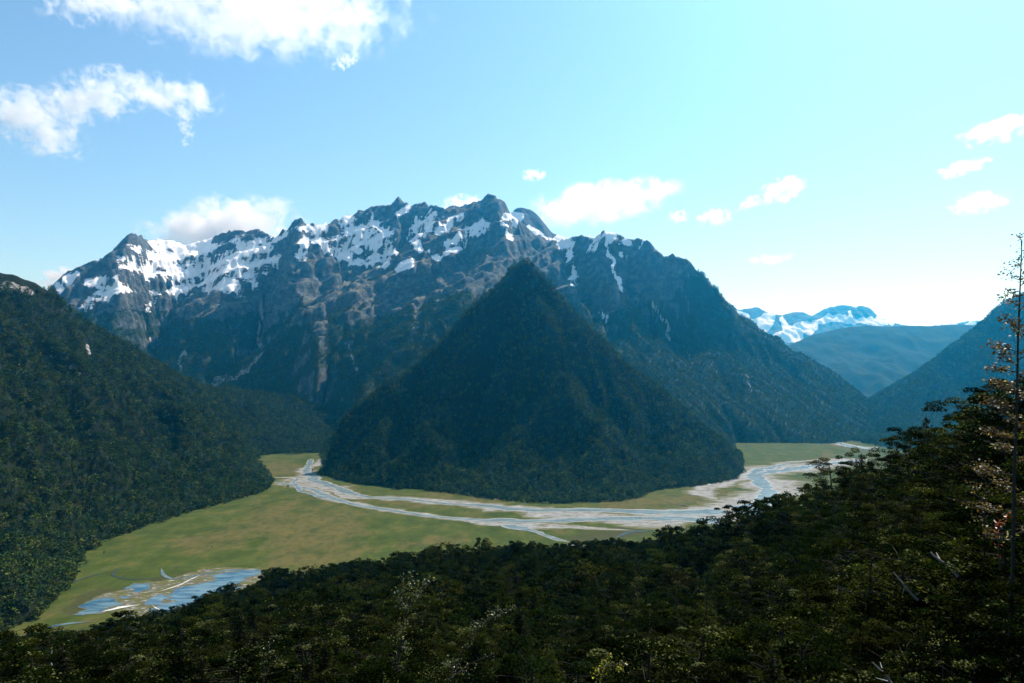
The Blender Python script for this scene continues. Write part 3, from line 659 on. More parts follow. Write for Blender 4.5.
# ------------------------------------------------------------------ the air
hz = bpy.data.meshes.new('haze')
x0, x1, y0, y1, z0, z1 = -14000, 14000, -2000, 19400, -8, 2000
hz.from_pydata([(x0, y0, z0), (x1, y0, z0), (x1, y1, z0), (x0, y1, z0), (x0, y0, z1), (x1, y0, z1), (x1, y1, z1), (x0, y1, z1)], [], [(0, 3, 2, 1), (4, 5, 6, 7), (0, 1, 5, 4), (1, 2, 6, 5), (2, 3, 7, 6), (3, 0, 4, 7)])
ho = bpy.data.objects.new('haze', hz); COL.objects.link(ho); tag(ho, 'thin blue haze filling the valley', kind='stuff')
t = NT('valley_air'); pv = t.n('ShaderNodeVolumePrincipled')
pv.inputs['Color'].default_value = (0.02, 0.50, 0.95, 1); pv.inputs['Absorption Color'].default_value = (1, 1, 1, 1)
pv.inputs['Density'].default_value = 0.000056; pv.inputs['Anisotropy'].default_value = 0.77
t.l(pv.outputs[0], t.out.inputs['Volume']); hz.materials.append(t.m)
# ------------------------------------------------------------------ foliage materials
def mat_leaf(name, stops, trans=0.35, spec=0.25, rough=0.55, back=None):
    t = NT(name)
    rnd = t.n('ShaderNodeObjectInfo').outputs['Random']
    col = t.ramp(rnd, stops)
    n = t.noise(0.9, 3, 0.6, vec=t.n('ShaderNodeTexCoord').outputs['Object'])
    col = t.mix(t.mapr(n, 0.3, 0.75, 0, 0.65), col, t.mix(1.0, col, (0.42, 0.5, 0.5), 'MULTIPLY'))
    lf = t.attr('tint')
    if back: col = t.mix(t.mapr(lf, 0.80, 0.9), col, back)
    hs = t.n('ShaderNodeHueSaturation'); t.l(col, hs.inputs['Color']); t.l(t.mapr(lf, 0.1, 1, 0.25, 2.3, False), hs.inputs['Value']); col = hs.outputs['Color']  # wide random spread of leaf values puts highlights into the foliage colour
    b = t.bsdf(col, rough, None, spec)
    tr = t.n('ShaderNodeBsdfTranslucent'); t.l(t.mix(1.0, col, (1.25, 1.3, 0.55), 'MULTIPLY'), tr.inputs['Color'])
    mx = t.n('ShaderNodeMixShader'); mx.inputs[0].default_value = trans
    t.l(b.outputs[0], mx.inputs[1]); t.l(tr.outputs[0], mx.inputs[2]); t.l(mx.outputs[0], t.out.inputs['Surface'])
    return t.m
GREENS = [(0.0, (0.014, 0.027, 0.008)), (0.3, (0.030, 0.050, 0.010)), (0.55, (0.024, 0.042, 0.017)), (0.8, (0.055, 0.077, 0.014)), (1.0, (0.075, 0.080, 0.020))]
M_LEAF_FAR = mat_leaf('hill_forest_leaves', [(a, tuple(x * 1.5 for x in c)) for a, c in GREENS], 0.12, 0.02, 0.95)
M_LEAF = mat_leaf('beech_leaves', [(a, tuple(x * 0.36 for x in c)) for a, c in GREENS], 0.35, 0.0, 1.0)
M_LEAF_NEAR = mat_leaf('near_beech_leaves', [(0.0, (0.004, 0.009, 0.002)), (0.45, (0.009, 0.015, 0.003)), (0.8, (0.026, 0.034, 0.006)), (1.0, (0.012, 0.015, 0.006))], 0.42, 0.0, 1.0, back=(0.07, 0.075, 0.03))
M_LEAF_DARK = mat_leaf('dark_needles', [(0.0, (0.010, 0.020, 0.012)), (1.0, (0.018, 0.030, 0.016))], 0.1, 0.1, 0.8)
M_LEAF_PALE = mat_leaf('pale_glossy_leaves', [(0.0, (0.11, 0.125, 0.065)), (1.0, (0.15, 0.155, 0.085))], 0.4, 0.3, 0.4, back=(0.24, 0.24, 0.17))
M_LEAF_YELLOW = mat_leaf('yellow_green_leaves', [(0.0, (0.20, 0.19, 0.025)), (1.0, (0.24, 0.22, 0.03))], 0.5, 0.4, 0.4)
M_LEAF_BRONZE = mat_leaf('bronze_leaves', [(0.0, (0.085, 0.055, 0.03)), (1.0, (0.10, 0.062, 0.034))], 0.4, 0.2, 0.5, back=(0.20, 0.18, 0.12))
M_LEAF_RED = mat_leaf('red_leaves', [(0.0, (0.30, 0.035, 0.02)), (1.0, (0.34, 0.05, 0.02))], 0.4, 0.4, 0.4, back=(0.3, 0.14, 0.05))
def mat_bark(name, c0, c1):
    t = NT(name); n = t.noise(3.0, 5, 0.65, vec=t.n('ShaderNodeTexCoord').outputs['Object'], sx=(1, 1, 0.3))
    return t.done(t.bsdf(t.mix(n, c0, c1), 0.95, t.bump(n, 0.5, 0.05)))
M_BARK = mat_bark('beech_bark', (0.016, 0.014, 0.011), (0.06, 0.054, 0.045))
M_DEAD = mat_bark('bleached_dead_wood', (0.22, 0.21, 0.19), (0.42, 0.41, 0.38))

# ------------------------------------------------------------------ tree meshes
def leaf_quads(c, n, size, r, aspect=0.6, mat=0):
    """one kite shaped face per centre c, facing n"""
    k = len(c)
    n = n / (np.linalg.norm(n, axis=1, keepdims=True) + 1e-9)
    a = r.normal(size=(k, 3)); a = a - n * (a * n).sum(1, keepdims=True); a /= (np.linalg.norm(a, axis=1, keepdims=True) + 1e-9)
    b = np.cross(n, a)
    s = (size * r.uniform(0.65, 1.35, k))[:, None]
    v = np.stack([c - a * s * 0.5, c + b * s * 0.5 * aspect, c + a * s * 0.5, c - b * s * 0.5 * aspect], 1).reshape(-1, 3)
    q = np.arange(k * 4).reshape(-1, 4)
    return v, q

def tube(pts, r0, r1, sides=5):
    pts = np.asarray(pts, float); n = len(pts); V = []; Q = []
    for i, p in enumerate(pts):
        d = pts[min(i + 1, n - 1)] - pts[max(i - 1, 0)]; d /= (np.linalg.norm(d) + 1e-9)
        up = np.array((1, 0, 0)) if abs(d[2]) > 0.8 else np.array((0, 0, 1.0))
        a = np.cross(d, up); a /= np.linalg.norm(a); b = np.cross(d, a); r = r0 + (r1 - r0) * i / (n - 1)
        for j in range(sides):
            th = 2 * math.pi * j / sides; V.append(p + (a * math.cos(th) + b * math.sin(th)) * r)
    for i in range(n - 1):
        for j in range(sides):
            Q.append((i * sides + j, i * sides + (j + 1) % sides, (i + 1) * sides + (j + 1) % sides, (i + 1) * sides + j))
    return np.array(V), np.array(Q)

def joinm(parts):
    V, Q, o = [], [], 0
    for v, q in parts: V.append(v); Q.append(q + o); o += len(v)
    return np.concatenate(V), np.concatenate(Q)

def mesh_data(name, v, q, mats, smooth=False, tint=None, mi=None):
    ob = raw_mesh(name, v, q, mats, smooth, matidx=mi); me = ob.data
    if tint is not None:
        at = me.attributes.new('tint', 'FLOAT', 'FACE'); at.data.foreach_set('value', tint.astype(np.float32))
    bpy.data.objects.remove(ob)
    return me

def curve(p, q, r, bend=0.15, n=5, sag=0.0):
    t = np.linspace(0, 1, n)[:, None]; L = np.linalg.norm(np.array(q) - p)
    w = r.normal(size=3) * bend * L
    return np.array(p) * (1 - t) + np.array(q) * t + w * (t * (1 - t)) * 2 + np.array((0, 0, -sag * L)) * (t * t)

def beech(seed, h=1.0, clusters=26, per=80, leaf=0.045, width=0.36, flat=0.42, spray=0.13, base=0.22, limbs=True, up=0.9, top_shift=0.0):
    """a beech of unit height: wavy trunk, limbs to tiered leaf sprays, uneven outline; returns trunk and crown arrays"""
    r = np.random.default_rng(seed)
    top = np.array((r.normal() * 0.04 + top_shift, r.normal() * 0.04, 0.93))
    tr = curve((0, 0, 0), top, r, 0.05, 8)
    wood = [tube(tr, 0.022, 0.004, 6)]
    cs, ct, cn = [], [], []
    lean = r.uniform(0, 6.28)
    for i in range(clusters):
        z = base + (0.99 - base) * ((i + r.uniform(0, 1)) / clusters) ** 0.85
        env = width * (math.sin(math.pi * min(1, max(0.04, (1.04 - z) / (1.04 - base))) ** 0.62) * 0.85 + 0.12)
        th = i * 2.4 + r.normal() * 0.5; rad = env * r.uniform(0.35, 1.08) * (1 + 0.22 * math.cos(th - lean))
        ti = min(0.999, max(0.0, z - 0.09 * (1 - z) - 0.05)) / 0.93 * 7; k = int(min(ti, 6)); org = tr[k] + (tr[k + 1] - tr[k]) * (ti - k)
        c = np.array((org[0] + math.cos(th) * rad, org[1] + math.sin(th) * rad, z))
        if limbs: wood.append(tube(curve(org, c, r, 0.12, 4), 0.0075 * (1.1 - z), 0.0016, 4))
        s = spray * r.uniform(0.6, 1.35) * (1.15 - 0.55 * z)
        n = int(per * r.uniform(0.6, 1.4))
        d = r.normal(size=(n, 3)); d /= np.linalg.norm(d, axis=1, keepdims=True); d *= r.uniform(0.15, 1, (n, 1)) ** 0.45
        out = np.array((math.cos(th), math.sin(th), 0)); sid = np.array((-math.sin(th), math.cos(th), 0))
        pc = c + (d[:, :1] * out * 1.25 + d[:, 1:2] * sid) * s + np.array((0, 0, 1)) * (d[:, 2:] * s * flat)
        pc[:, 2] -= (np.abs(d[:, 0]) ** 2) * s * 0.22
        nn = d * np.array((0.5, 0.5, 0.6)) + np.array((0, 0, up)) + r.normal(size=(n, 3)) * 0.45
        cs.append(pc); cn.append(nn); ct.append(np.clip(r.normal(0.5, 0.2, n) + r.normal() * 0.16, 0, 1))
    v, q = leaf_quads(np.concatenate(cs), np.concatenate(cn), leaf, r)
    return joinm(wood), (v, q), np.concatenate(ct)

def spire(seed, tiers=14, per=70, leaf=0.05, width=0.2):
    r = np.random.default_rng(seed); cs, cn = [], []
    wood = [tube(curve((0, 0, 0), (0, 0, 0.99), r, 0.02, 6), 0.02, 0.003, 5)]
    for i in range(tiers):
        z = 0.12 + 0.86 * i / tiers; w = width * (1.02 - z) ** 0.8 + 0.01
        n = int(per * (1.1 - z) + 8); th = r.uniform(0, 6.28, n); rad = w * r.uniform(0.1, 1, n) ** 0.6 * (1 + 0.3 * np.sin(th * 5 + i))
        cs.append(np.stack([np.cos(th) * rad, np.sin(th) * rad, z - rad * 0.35 + r.normal(size=n) * 0.015], -1)); cn.append(r.normal(size=(n, 3)) * 0.5 + (0, 0, 1))
        for a in (0, 1.3, 2.6, 3.9, 5.2): wood.append(tube([(0, 0, z), (math.cos(a + i) * w, math.sin(a + i) * w, z - w * 0.3)], 0.004, 0.001, 3))
    c = np.concatenate(cs); v, q = leaf_quads(c, np.concatenate(cn), leaf, r)
    return joinm(wood), (v, q), np.clip(r.normal(0.5, 0.2, len(c)), 0, 1)

def one_mesh(name, tree, mats):
    (wv, wq), (lv, lq), ti = tree
    v, q = joinm([(wv, wq), (lv, lq)])
    return mesh_data(name, v, q, mats, False, np.concatenate([np.full(len(wq), 0.5), ti]), np.concatenate([np.zeros(len(wq)), np.ones(len(lq))]))

# ------------------------------------------------------------------ masses of forest: one object per hill, crowns set on its points
PROTO = {}
def proto_set(key, meshes):
    c = bpy.data.collections.new(key)
    for i, m in enumerate(meshes):
        c.objects.link(bpy.data.objects.new('%s_%02d' % (key, i), m))
    PROTO[key] = c
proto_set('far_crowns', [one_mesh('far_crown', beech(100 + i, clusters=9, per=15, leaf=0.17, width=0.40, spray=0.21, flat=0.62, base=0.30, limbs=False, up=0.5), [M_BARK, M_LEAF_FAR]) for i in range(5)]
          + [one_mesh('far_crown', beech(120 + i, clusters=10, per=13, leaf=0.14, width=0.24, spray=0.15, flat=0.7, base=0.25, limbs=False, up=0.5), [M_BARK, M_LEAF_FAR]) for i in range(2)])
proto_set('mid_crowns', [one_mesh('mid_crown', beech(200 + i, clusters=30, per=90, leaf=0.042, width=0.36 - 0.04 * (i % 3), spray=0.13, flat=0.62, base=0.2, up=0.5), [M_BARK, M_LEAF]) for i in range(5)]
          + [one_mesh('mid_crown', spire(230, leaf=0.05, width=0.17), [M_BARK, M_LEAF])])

def instancer(name, pts, scl, rot, coll, label):
    me = bpy.data.meshes.new(name)
    me.vertices.add(len(pts)); me.vertices.foreach_set('co', np.asarray(pts, np.float32).ravel())
    for k, a in (('siz', scl), ('rot', rot)):
        at = me.attributes.new(k, 'FLOAT_VECTOR', 'POINT'); at.data.foreach_set('vector', np.asarray(a, np.float32).ravel())
    at = me.attributes.new('pick', 'INT', 'POINT'); at.data.foreach_set('value', rng.integers(0, len(coll.objects), len(pts)).astype(np.int32))
    ob = bpy.data.objects.new(name, me); COL.objects.link(ob)
    ng = bpy.data.node_groups.new(name, 'GeometryNodeTree')
    ng.interface.new_socket('Geometry', in_out='INPUT', socket_type='NodeSocketGeometry'); ng.interface.new_socket('Geometry', in_out='OUTPUT', socket_type='NodeSocketGeometry')
    N = ng.nodes.new; L = ng.links.new
    gi, go = N('NodeGroupInput'), N('NodeGroupOutput')
    ip = N('GeometryNodeInstanceOnPoints'); ci = N('GeometryNodeCollectionInfo'); ci.inputs['Collection'].default_value = coll
    ci.inputs['Separate Children'].default_value = True; ci.inputs['Reset Children'].default_value = True
    def na(n, ty): x = N('GeometryNodeInputNamedAttribute'); x.data_type = ty; x.inputs['Name'].default_value = n; return x.outputs['Attribute']
    L(gi.outputs[0], ip.inputs['Points']); L(ci.outputs[0], ip.inputs['Instance']); ip.inputs['Pick Instance'].default_value = True
    L(na('pick', 'INT'), ip.inputs['Instance Index']); L(na('siz', 'FLOAT_VECTOR'), ip.inputs['Scale'])
    er = N('FunctionNodeEulerToRotation'); L(na('rot', 'FLOAT_VECTOR'), er.inputs[0]); L(er.outputs[0], ip.inputs['Rotation'])
    L(ip.outputs[0], go.inputs[0])
    md = ob.modifiers.new('crowns', 'NODES'); md.node_group = ng
    return tag(ob, label, kind='stuff')

def sample(H, box, x, y):
    fx = (x - box[0]) / (box[1] - box[0]) * (H.shape[0] - 1); fy = (y - box[2]) / (box[3] - box[2]) * (H.shape[1] - 1)
    xi = np.clip(fx.astype(int), 0, H.shape[0] - 2); yi = np.clip(fy.astype(int), 0, H.shape[1] - 2); fx = np.clip(fx - xi, 0, 1); fy = np.clip(fy - yi, 0, 1)
    return (H[xi, yi] * (1 - fx) + H[xi + 1, yi] * fx) * (1 - fy) + (H[xi, yi + 1] * (1 - fx) + H[xi + 1, yi + 1] * fx) * fy

def visible(x, y, z, slack, ulim=(-40, 1064)):
    u, v = proj(x, y, z)
    order = np.argsort(np.hypot(x, y)); run = {}
    ok = np.zeros(len(x), bool); ul = (u // 3).astype(int)
    for i in order.tolist():
        k = int(ul[i]); m = run.get(k, 1e9); vi = v[i]
        if vi < m + slack: ok[i] = True
        if vi < m: run[k] = vi
    return ok & (u > ulim[0]) & (u < ulim[1])

def fg_line(u):
    return np.interp(u, [-100, 0, 100, 200, 300, 400, 500, 600, 700, 740, 765, 780, 830, 870, 920, 945, 960, 1000, 1060], [642, 640, 628, 597, 568, 557, 544, 544, 531, 521, 508, 499, 481, 458, 436, 412, 398, 382, 366])

def forest(name, H, box, spacing, size, label, mask=None, slack=14, zmin=0.5, key='far_crowns', ulim=(-140, 1164), vmax=45, tall=(0.9, 1.3), maxslope=9):
    x0, x1, y0, y1 = box
    gx, gy = np.meshgrid(np.arange(x0, x1, spacing), np.arange(y0, y1, spacing), indexing='ij')
    x = (gx + rng.uniform(-.48, .48, gx.shape) * spacing).ravel(); y = (gy + rng.uniform(-.48, .48, gx.shape) * spacing).ravel()
    z = sample(H, box, x, y) if H is not None else np.zeros_like(x)
    k = z > zmin
    x, y, z = x[k], y[k], z[k]
    u, v = proj(x, y, z)
    k = (v < fg_line(u) + vmax)
    if mask is not None: k &= mask(x, y, z, u, v)
    x, y, z = x[k], y[k], z[k]
    k = visible(x, y, z + 6, slack, ulim); x, y, z = x[k], y[k], z[k]
    n = len(x); s = rng.uniform(size[0], size[1], n) * (0.85 + 0.3 * vnoise(x / 60, y / 60, 5))
    scl = np.stack([s * rng.uniform(0.85, 1.3, n), s * rng.uniform(0.85, 1.3, n), s * rng.uniform(tall[0], tall[1], n)], -1)
    rot = np.stack([rng.normal(0, .05, n), rng.normal(0, .05, n), rng.uniform(0, 6.28, n)], -1)
    print(name, n)
    return instancer(name, np.stack([x, y, z - 0.8], -1), scl, rot, PROTO[key], label)

forest('forest', PYR_H, PYR_B, 8.6, (9, 16), 'dense beech forest covering the pyramid hill', zmin=-3.5)
def lmask(x, y, z, u, v):
    bare = capsule(u, v, [(87, 341, 90, 358, 2.2, 2.4), (45, 352, 52, 358, 2.6, 2.4), (68, 361, 78, 371, 2.2, 2), (78, 371, 86, 381, 1.8, 1.6), (5, 282, 30, 289, 4, 4)], 0.7)
    return (bare < 0.5) & ~((u < 62) & (v < 284 + 0.35 * u * (u > 30)) & (v < 292))
forest('forest', LEFT_H, LEFT_B, 9.0, (9, 16.5), 'dense beech forest covering the long left hillside', lmask, zmin=-3.5)
def mmask(x, y, z, u, v):
    w = sample(MASSIF_WOOD, MASSIF_G, x, y); sl = sample(MASSIF_SLOPE, MASSIF_G, x, y)
    return (w + 0.5 * fbm(x / 37, y / 37, 4, 66) > 0.38) & (sl < 2.3) & (y < 4700)
forest('forest', MASSIF_H, MASSIF_G, 11, (10, 15), 'forest on the lower slopes of the mountain range', mmask, slack=5, zmin=-4)
forest('forest', RIGHT_H, RIGHT_B, 13.0, (12, 18), 'forest covering the right hand hill', None, slack=6, zmin=-4)
def vmask(x, y, z, u, v):
    edge = np.interp(u, [700, 740, 790, 826, 836, 845, 878, 1100], [441, 442, 442.5, 441.5, 440, 439, 444, 452])
    return (v < edge + 0.4 * fbm(x / 50, y / 50, 2, 5)) & (u > 700)
forest('forest', None, (650, 3200, 2500, 4600), 10.0, (11, 17), 'flat forest on the valley floor beyond the river', vmask, slack=8, zmin=-9)
def vmask2(x, y, z, u, v): return (u > 215) & (u < 352) & (v < 453.5 + 1.5 * fbm(x / 50, y / 50, 2, 5))
forest('forest', None, (-1300, -500, 2350, 3300), 10.0, (9, 15), 'forest behind the left end of the flats', vmask2, slack=8, zmin=-9)

# ------------------------------------------------------------------ the near slope below the camera
UU = [-400, 0, 100, 200, 300, 400, 500, 600, 700, 740, 765, 780, 830, 870, 920, 960, 1000, 1060, 1500]
DD = [460, 430, 420, 400, 400, 400, 380, 340, 260, 225, 190, 170, 135, 105, 80, 55, 40, 30, 18]
NN = [24, 24, 24, 24, 24, 24, 24, 24, 22, 20, 19, 18, 16, 14, 12, 11, 10, 9, 8]
FF = [750, 750, 760, 800, 860, 950, 1050, 1100, 1120, 1120, 1120, 1120, 1120, 1120, 1120, 1120, 1120, 1120, 1120]
def tree_h(y): return np.interp(y, [0, 10, 30, 90, 200, 1000], [3.0, 3.6, 5.5, 8.5, 11, 12])
def slope_z(x, y):
    y = np.maximum(y, 3.0); u = CX + F_PX * x / y; u = np.clip(u, -400, 1500)
    D, Nn, Ff = np.interp(u, UU, DD), np.interp(u, UU, NN), np.interp(u, UU, FF)
    vb = fg_line(u) + 3; vb = np.where(u > 1060, 366 - (u - 1060) * 0.3, vb)
    def cz(yy):
        g = np.clip(np.log(D / yy) / np.log(D / Nn), 0, 1) ** 0.9
        vv = vb + (694 - vb) * g
        return HCAM - (vv - 372) / F_PX * yy * 0.998 - tree_h(yy)
    zin = cz(np.clip(y, Nn, D))
    zD, zN = cz(D), cz(Nn)
    znear = zN + (HCAM - 1.8 - zN) * np.clip((Nn - y) / np.maximum(Nn - 3, 1), 0, 1) ** 2.2
    t = np.clip((y - D) / (Ff - D), 0, 1.3)
    zout = zD * (1 - t) ** 1.0 - 6 * t
    zout = np.where(t > 1, -8, zout)
    z = np.where(y < Nn, znear, np.where(y > D, zout, zin))
    return np.minimum(z, HCAM - 1.8 + np.maximum(0, x) * 0.03)
uu = np.linspace(-420, 1500, 260); yy = np.concatenate([np.linspace(-40, 2.9, 8), np.geomspace(3, 1150, 230)])
UG, YG = np.meshgrid(uu, yy, indexing='ij'); XG = (UG - CX) / F_PX * np.maximum(YG, 12)
ZG = slope_z(XG, YG); ZG = ZG + fbm(XG / 9, YG / 9, 3, 12) * 0.5
grid_mesh('hillside', XG, YG, ZG, M_FLOOR, ZG > -7)
tag(bpy.data.objects['hillside'], 'dark forested hillside falling away below the camera', kind='structure')

def scatter_slope(y0, y1, sp):
    X, Y = np.meshgrid(np.arange(-0.78 * y1 - 10, 0.8 * y1 + 10, sp), np.arange(y0, y1, sp), indexing='ij')
    x = (X + rng.uniform(-.45, .45, X.shape) * sp).ravel(); y = (Y + rng.uniform(-.45, .45, X.shape) * sp).ravel()
    z = slope_z(x, y); u, v = proj(x, y, z)
    k = (y > y0) & (y <= y1) & (z > 1) & (u > -420) & (u < 1480)
    return x[k], y[k], z[k]
S = [scatter_slope(9, 26, 1.9), scatter_slope(26, 60, 3.4), scatter_slope(60, 120, 5.2), scatter_slope(120, 260, 7.0), scatter_slope(260, 760, 8.5)]
sx, sy, sz = (np.concatenate([s[i] for s in S]) for i in range(3))
un = CX + F_PX * sx / sy; k = sy > np.interp(un, UU, NN) * 0.93
sx, sy, sz = sx[k], sy[k], sz[k]
hh = tree_h(sy) * np.clip(rng.normal(0.98, 0.27, len(sx)), 0.5, 1.5) * (0.93 + 0.2 * vnoise(sx / 25, sy / 25, 8))
uT, vT = proj(sx, sy, sz + hh)
inw = (uT > -60) & (uT < 1090)
k = (visible(sx, sy, sz + hh, 26, (-60, 1090)) & (vT < 735)) | (~inw & (sy < 330) & (rng.random(len(sx)) < 0.75))
sx, sy, sz, hh, uT, vT = (a[k] for a in (sx, sy, sz, hh, uT, vT))
size = hh / sy
inframe = (uT > -6) & (uT < 1030) & (vT < 676)
rank = np.argsort(-(size * inframe)); N_IND = 276
ind = rank[:N_IND]; rest = rank[N_IND:]
print('slope trees', len(sx), 'nearest mass', sy[rest].min(), 'farthest single', sy[ind].max())
rs = rng.uniform(0.85, 1.45, (len(rest), 1)) * rng.uniform(0.9, 1.1, (len(rest), 2))
near_out = rest[sy[rest] < 75]; rest = rest[sy[rest] >= 75]; rs = rng.uniform(0.85, 1.45, (len(rest), 1)) * rng.uniform(0.9, 1.1, (len(rest), 2))
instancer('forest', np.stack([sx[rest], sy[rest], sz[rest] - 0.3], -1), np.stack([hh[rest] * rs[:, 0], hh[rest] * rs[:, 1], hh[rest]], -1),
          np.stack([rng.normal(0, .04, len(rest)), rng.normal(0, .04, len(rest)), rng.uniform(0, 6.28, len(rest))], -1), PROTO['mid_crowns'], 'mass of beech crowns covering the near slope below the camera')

# single trees of the near slope: an Empty at the base, trunk and crown under it
def empty(name, loc, label, cat, group=None, rz=0.0, scale=None):
    o = bpy.data.objects.new(name, None); COL.objects.link(o); o.location = loc; o.rotation_euler = (0, 0, rz); o.empty_display_size = 0.3
    if scale: o.scale = scale
    return tag(o, label, cat, group)
def child(name, me, parent):
    o = bpy.data.objects.new(name, me); COL.objects.link(o); o.parent = parent; return o
def tree_proto(name, tree, leafmat, bark=None):
    (wv, wq), (lv, lq), ti = tree
    return mesh_data(name + '_trunk', wv, wq, bark or M_BARK, True), mesh_data(name + '_crown', lv, lq, leafmat, False, ti)
NEARP = [('beech', tree_proto('beech', beech(300 + i, clusters=60, per=260, leaf=0.0165, width=0.36 - 0.04 * (i % 3), spray=0.10, flat=0.32, base=0.08), M_LEAF_NEAR)) for i in range(5)] \
      + [('spire', tree_proto('spire', spire(350 + i, tiers=34, per=420, leaf=0.018, width=0.20 + 0.04 * i), M_LEAF_NEAR)) for i in range(2)] \
      + [('fine', tree_proto('fine', beech(330 + i, clusters=46, per=240, leaf=0.016, width=0.34, spray=0.10, flat=0.6, base=0.08, up=0.5), M_LEAF)) for i in range(2)]
LAB = {'spire': ('slender pointed tree with drooping tiers of leaves poking up through the near forest', 'pointed_tree'),
       'beech': ('olive green beech tree with tiered leafy branches, crowded among others on the near slope', 'beech_tree'),
       'fine': ('dark narrow fine leaved tree wedged between beeches on the near slope', 'bushy_tree')}
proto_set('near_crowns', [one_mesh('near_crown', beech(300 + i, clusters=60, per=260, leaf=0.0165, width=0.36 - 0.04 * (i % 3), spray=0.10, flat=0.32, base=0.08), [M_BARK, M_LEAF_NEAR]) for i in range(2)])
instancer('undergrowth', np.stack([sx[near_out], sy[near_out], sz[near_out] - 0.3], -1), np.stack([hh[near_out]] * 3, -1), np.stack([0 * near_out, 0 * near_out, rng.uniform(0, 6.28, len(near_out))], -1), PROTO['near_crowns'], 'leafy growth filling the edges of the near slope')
for i in ind.tolist():
    k = int(rng.integers(0, len(NEARP))); kind, (tm, cm) = NEARP[k]; lb, nm = LAB[kind]
    e = empty(nm, (sx[i], sy[i], sz[i] - 0.15), lb, 'tree', {'beech': 'beech trees crowded on the near slope', 'spire': 'slender pointed trees on the near slope', 'fine': 'narrow dark trees on the near slope'}[kind], rng.uniform(0, 6.28), (hh[i] * rng.uniform(.85, 1.2), hh[i] * rng.uniform(.85, 1.2), hh[i]))
    child('trunk', tm, e); child('crown', cm, e)

# the slope right beside and behind the camera
X, Y = np.meshgrid(np.arange(-60, 60, 2.6), np.arange(-14, 9, 2.6), indexing='ij'); X = (X + rng.uniform(-1, 1, X.shape)).ravel(); Y = (Y + rng.uniform(-1, 1, Y.shape)).ravel()
k = (np.abs(X) > 13); X, Y = X[k], Y[k]; Z = slope_z(X, Y); hs_ = rng.uniform(2.5, 5, len(X))
instancer('undergrowth', np.stack([X, Y, Z - 0.3], -1), np.stack([hs_] * 3, -1), np.stack([0 * X, 0 * X, rng.uniform(0, 6.28, len(X))], -1), PROTO['near_crowns'], 'leafy growth on the slope beside the viewpoint')

# ------------------------------------------------------------------ clouds, all of them above or beyond the haze
def cloud(u, v, Y, w, hgt, rot, label, dens=1.0, wisp=1.0, gr=6.0, seed=0, depth=0.6):
    c = np.array(P(u, v, Y)); m = Y / F_PX
    w *= 1.18; hgt *= 1.2; a, b, d = w * m / 2, hgt * m / 2, w * m / 2 * depth
    d = min(d, (Y - 19500) if Y > 19500 else 1e9)
    bm = bmesh.new(); bmesh.ops.create_icosphere(bm, subdivisions=3, radius=1.0)
    me = bpy.data.meshes.new('cloud'); bm.to_mesh(me); bm.free()
    ob = bpy.data.objects.new('cloud', me); COL.objects.link(ob); ob.location = c; ob.scale = (a, d, b); ob.rotation_euler = (0, -math.radians(rot), 0)
    t = NT('cloud_vapour')
    oc = t.n('ShaderNodeTexCoord').outputs['Object']
    ln = t.n('ShaderNodeVectorMath', operation='LENGTH'); t.l(oc, ln.inputs[0])
    mp = t.n('ShaderNodeMapping'); mp.inputs['Location'].default_value = (seed * 3.7, seed * 1.3, seed * 5.1)
    mp.inputs['Scale'].default_value = (w / 2 / gr, depth * w / 2 / gr * 0.7, hgt / 2 / gr)
    t.l(oc, mp.inputs['Vector'])
    n1 = t.n('ShaderNodeTexNoise'); n1.inputs['Scale'].default_value = 1.0; n1.inputs['Detail'].default_value = 8; n1.inputs['Roughness'].default_value = 0.66; n1.inputs['Distortion'].default_value = 0.35
    t.l(mp.outputs[0], n1.inputs['Vector'])
    f = t.math('SUBTRACT', 1.0, ln.outputs['Value'])
    g = t.math('ADD', t.math('MULTIPLY', f, 1.3), t.math('MULTIPLY', t.math('SUBTRACT', n1.outputs['Fac'], 0.575), 6.0 * wisp))
    den = t.math('MULTIPLY', t.mapr(g, 0.0, 0.9), t.math('MULTIPLY', t.mapr(f, 0.0, 0.25), dens * 6.0 / (2 * d)))
    pv = t.n('ShaderNodeVolumePrincipled'); pv.inputs['Color'].default_value = (1, 1, 1, 1); pv.inputs['Anisotropy'].default_value = 0.5
    t.l(den, pv.inputs['Density']); t.l(pv.outputs[0], t.out.inputs['Volume'])
    me.materials.append(t.m)
    tag(ob, label, 'cloud', 'white clouds in the blue sky')
cloud(245, 2, 5200, 350, 92, -4, 'large white cloud cut off by the top edge of the photo', 1.2, 0.8, 22, 1)
cloud(345, 62, 5600, 30, 16, 25, 'tiny cloud scrap just below the large top cloud', 0.5, 1.2, 5, 2)
cloud(96, 95, 6800, 120, 50, 12, 'ragged middle cloud of the upper left string', 0.9, 1.1, 17, 3)
cloud(28, 118, 6900, 130, 62, -28, 'ragged cloud at the left edge below the large one', 0.9, 1.1, 18, 4)
cloud(172, 96, 6700, 110, 44, -6, 'right hand end of the ragged upper left cloud string', 0.8, 1.1, 16, 5)
cloud(185, 124, 6700, 18, 52, 8, 'thin wisp hanging down from the ragged left cloud', 0.3, 1.1, 5, 6)
cloud(220, 229, 21500, 168, 64, 10, 'bright white cloud rising behind the snowy left peaks', 1.6, 0.6, 21, 7)
cloud(62, 280, 21500, 60, 26, 12, 'small cloud low beside the left end of the mountain ridge', 1.0, 0.8, 9, 8)
cloud(600, 204, 11000, 165, 44, 9, 'long white cloud above the right hand snowy summit', 1.3, 0.7, 22, 9)
cloud(462, 203, 21500, 60, 18, 8, 'thin cloud peeping over the ridge left of the highest summit', 0.7, 0.9, 9, 10)
cloud(533, 175, 10000, 26, 13, 0, 'small round puff above the highest summit', 0.8, 0.8, 5, 11)
cloud(715, 217, 11500, 42, 20, 8, 'small faint cloud between the two longer ones', 0.6, 0.9, 7, 12)
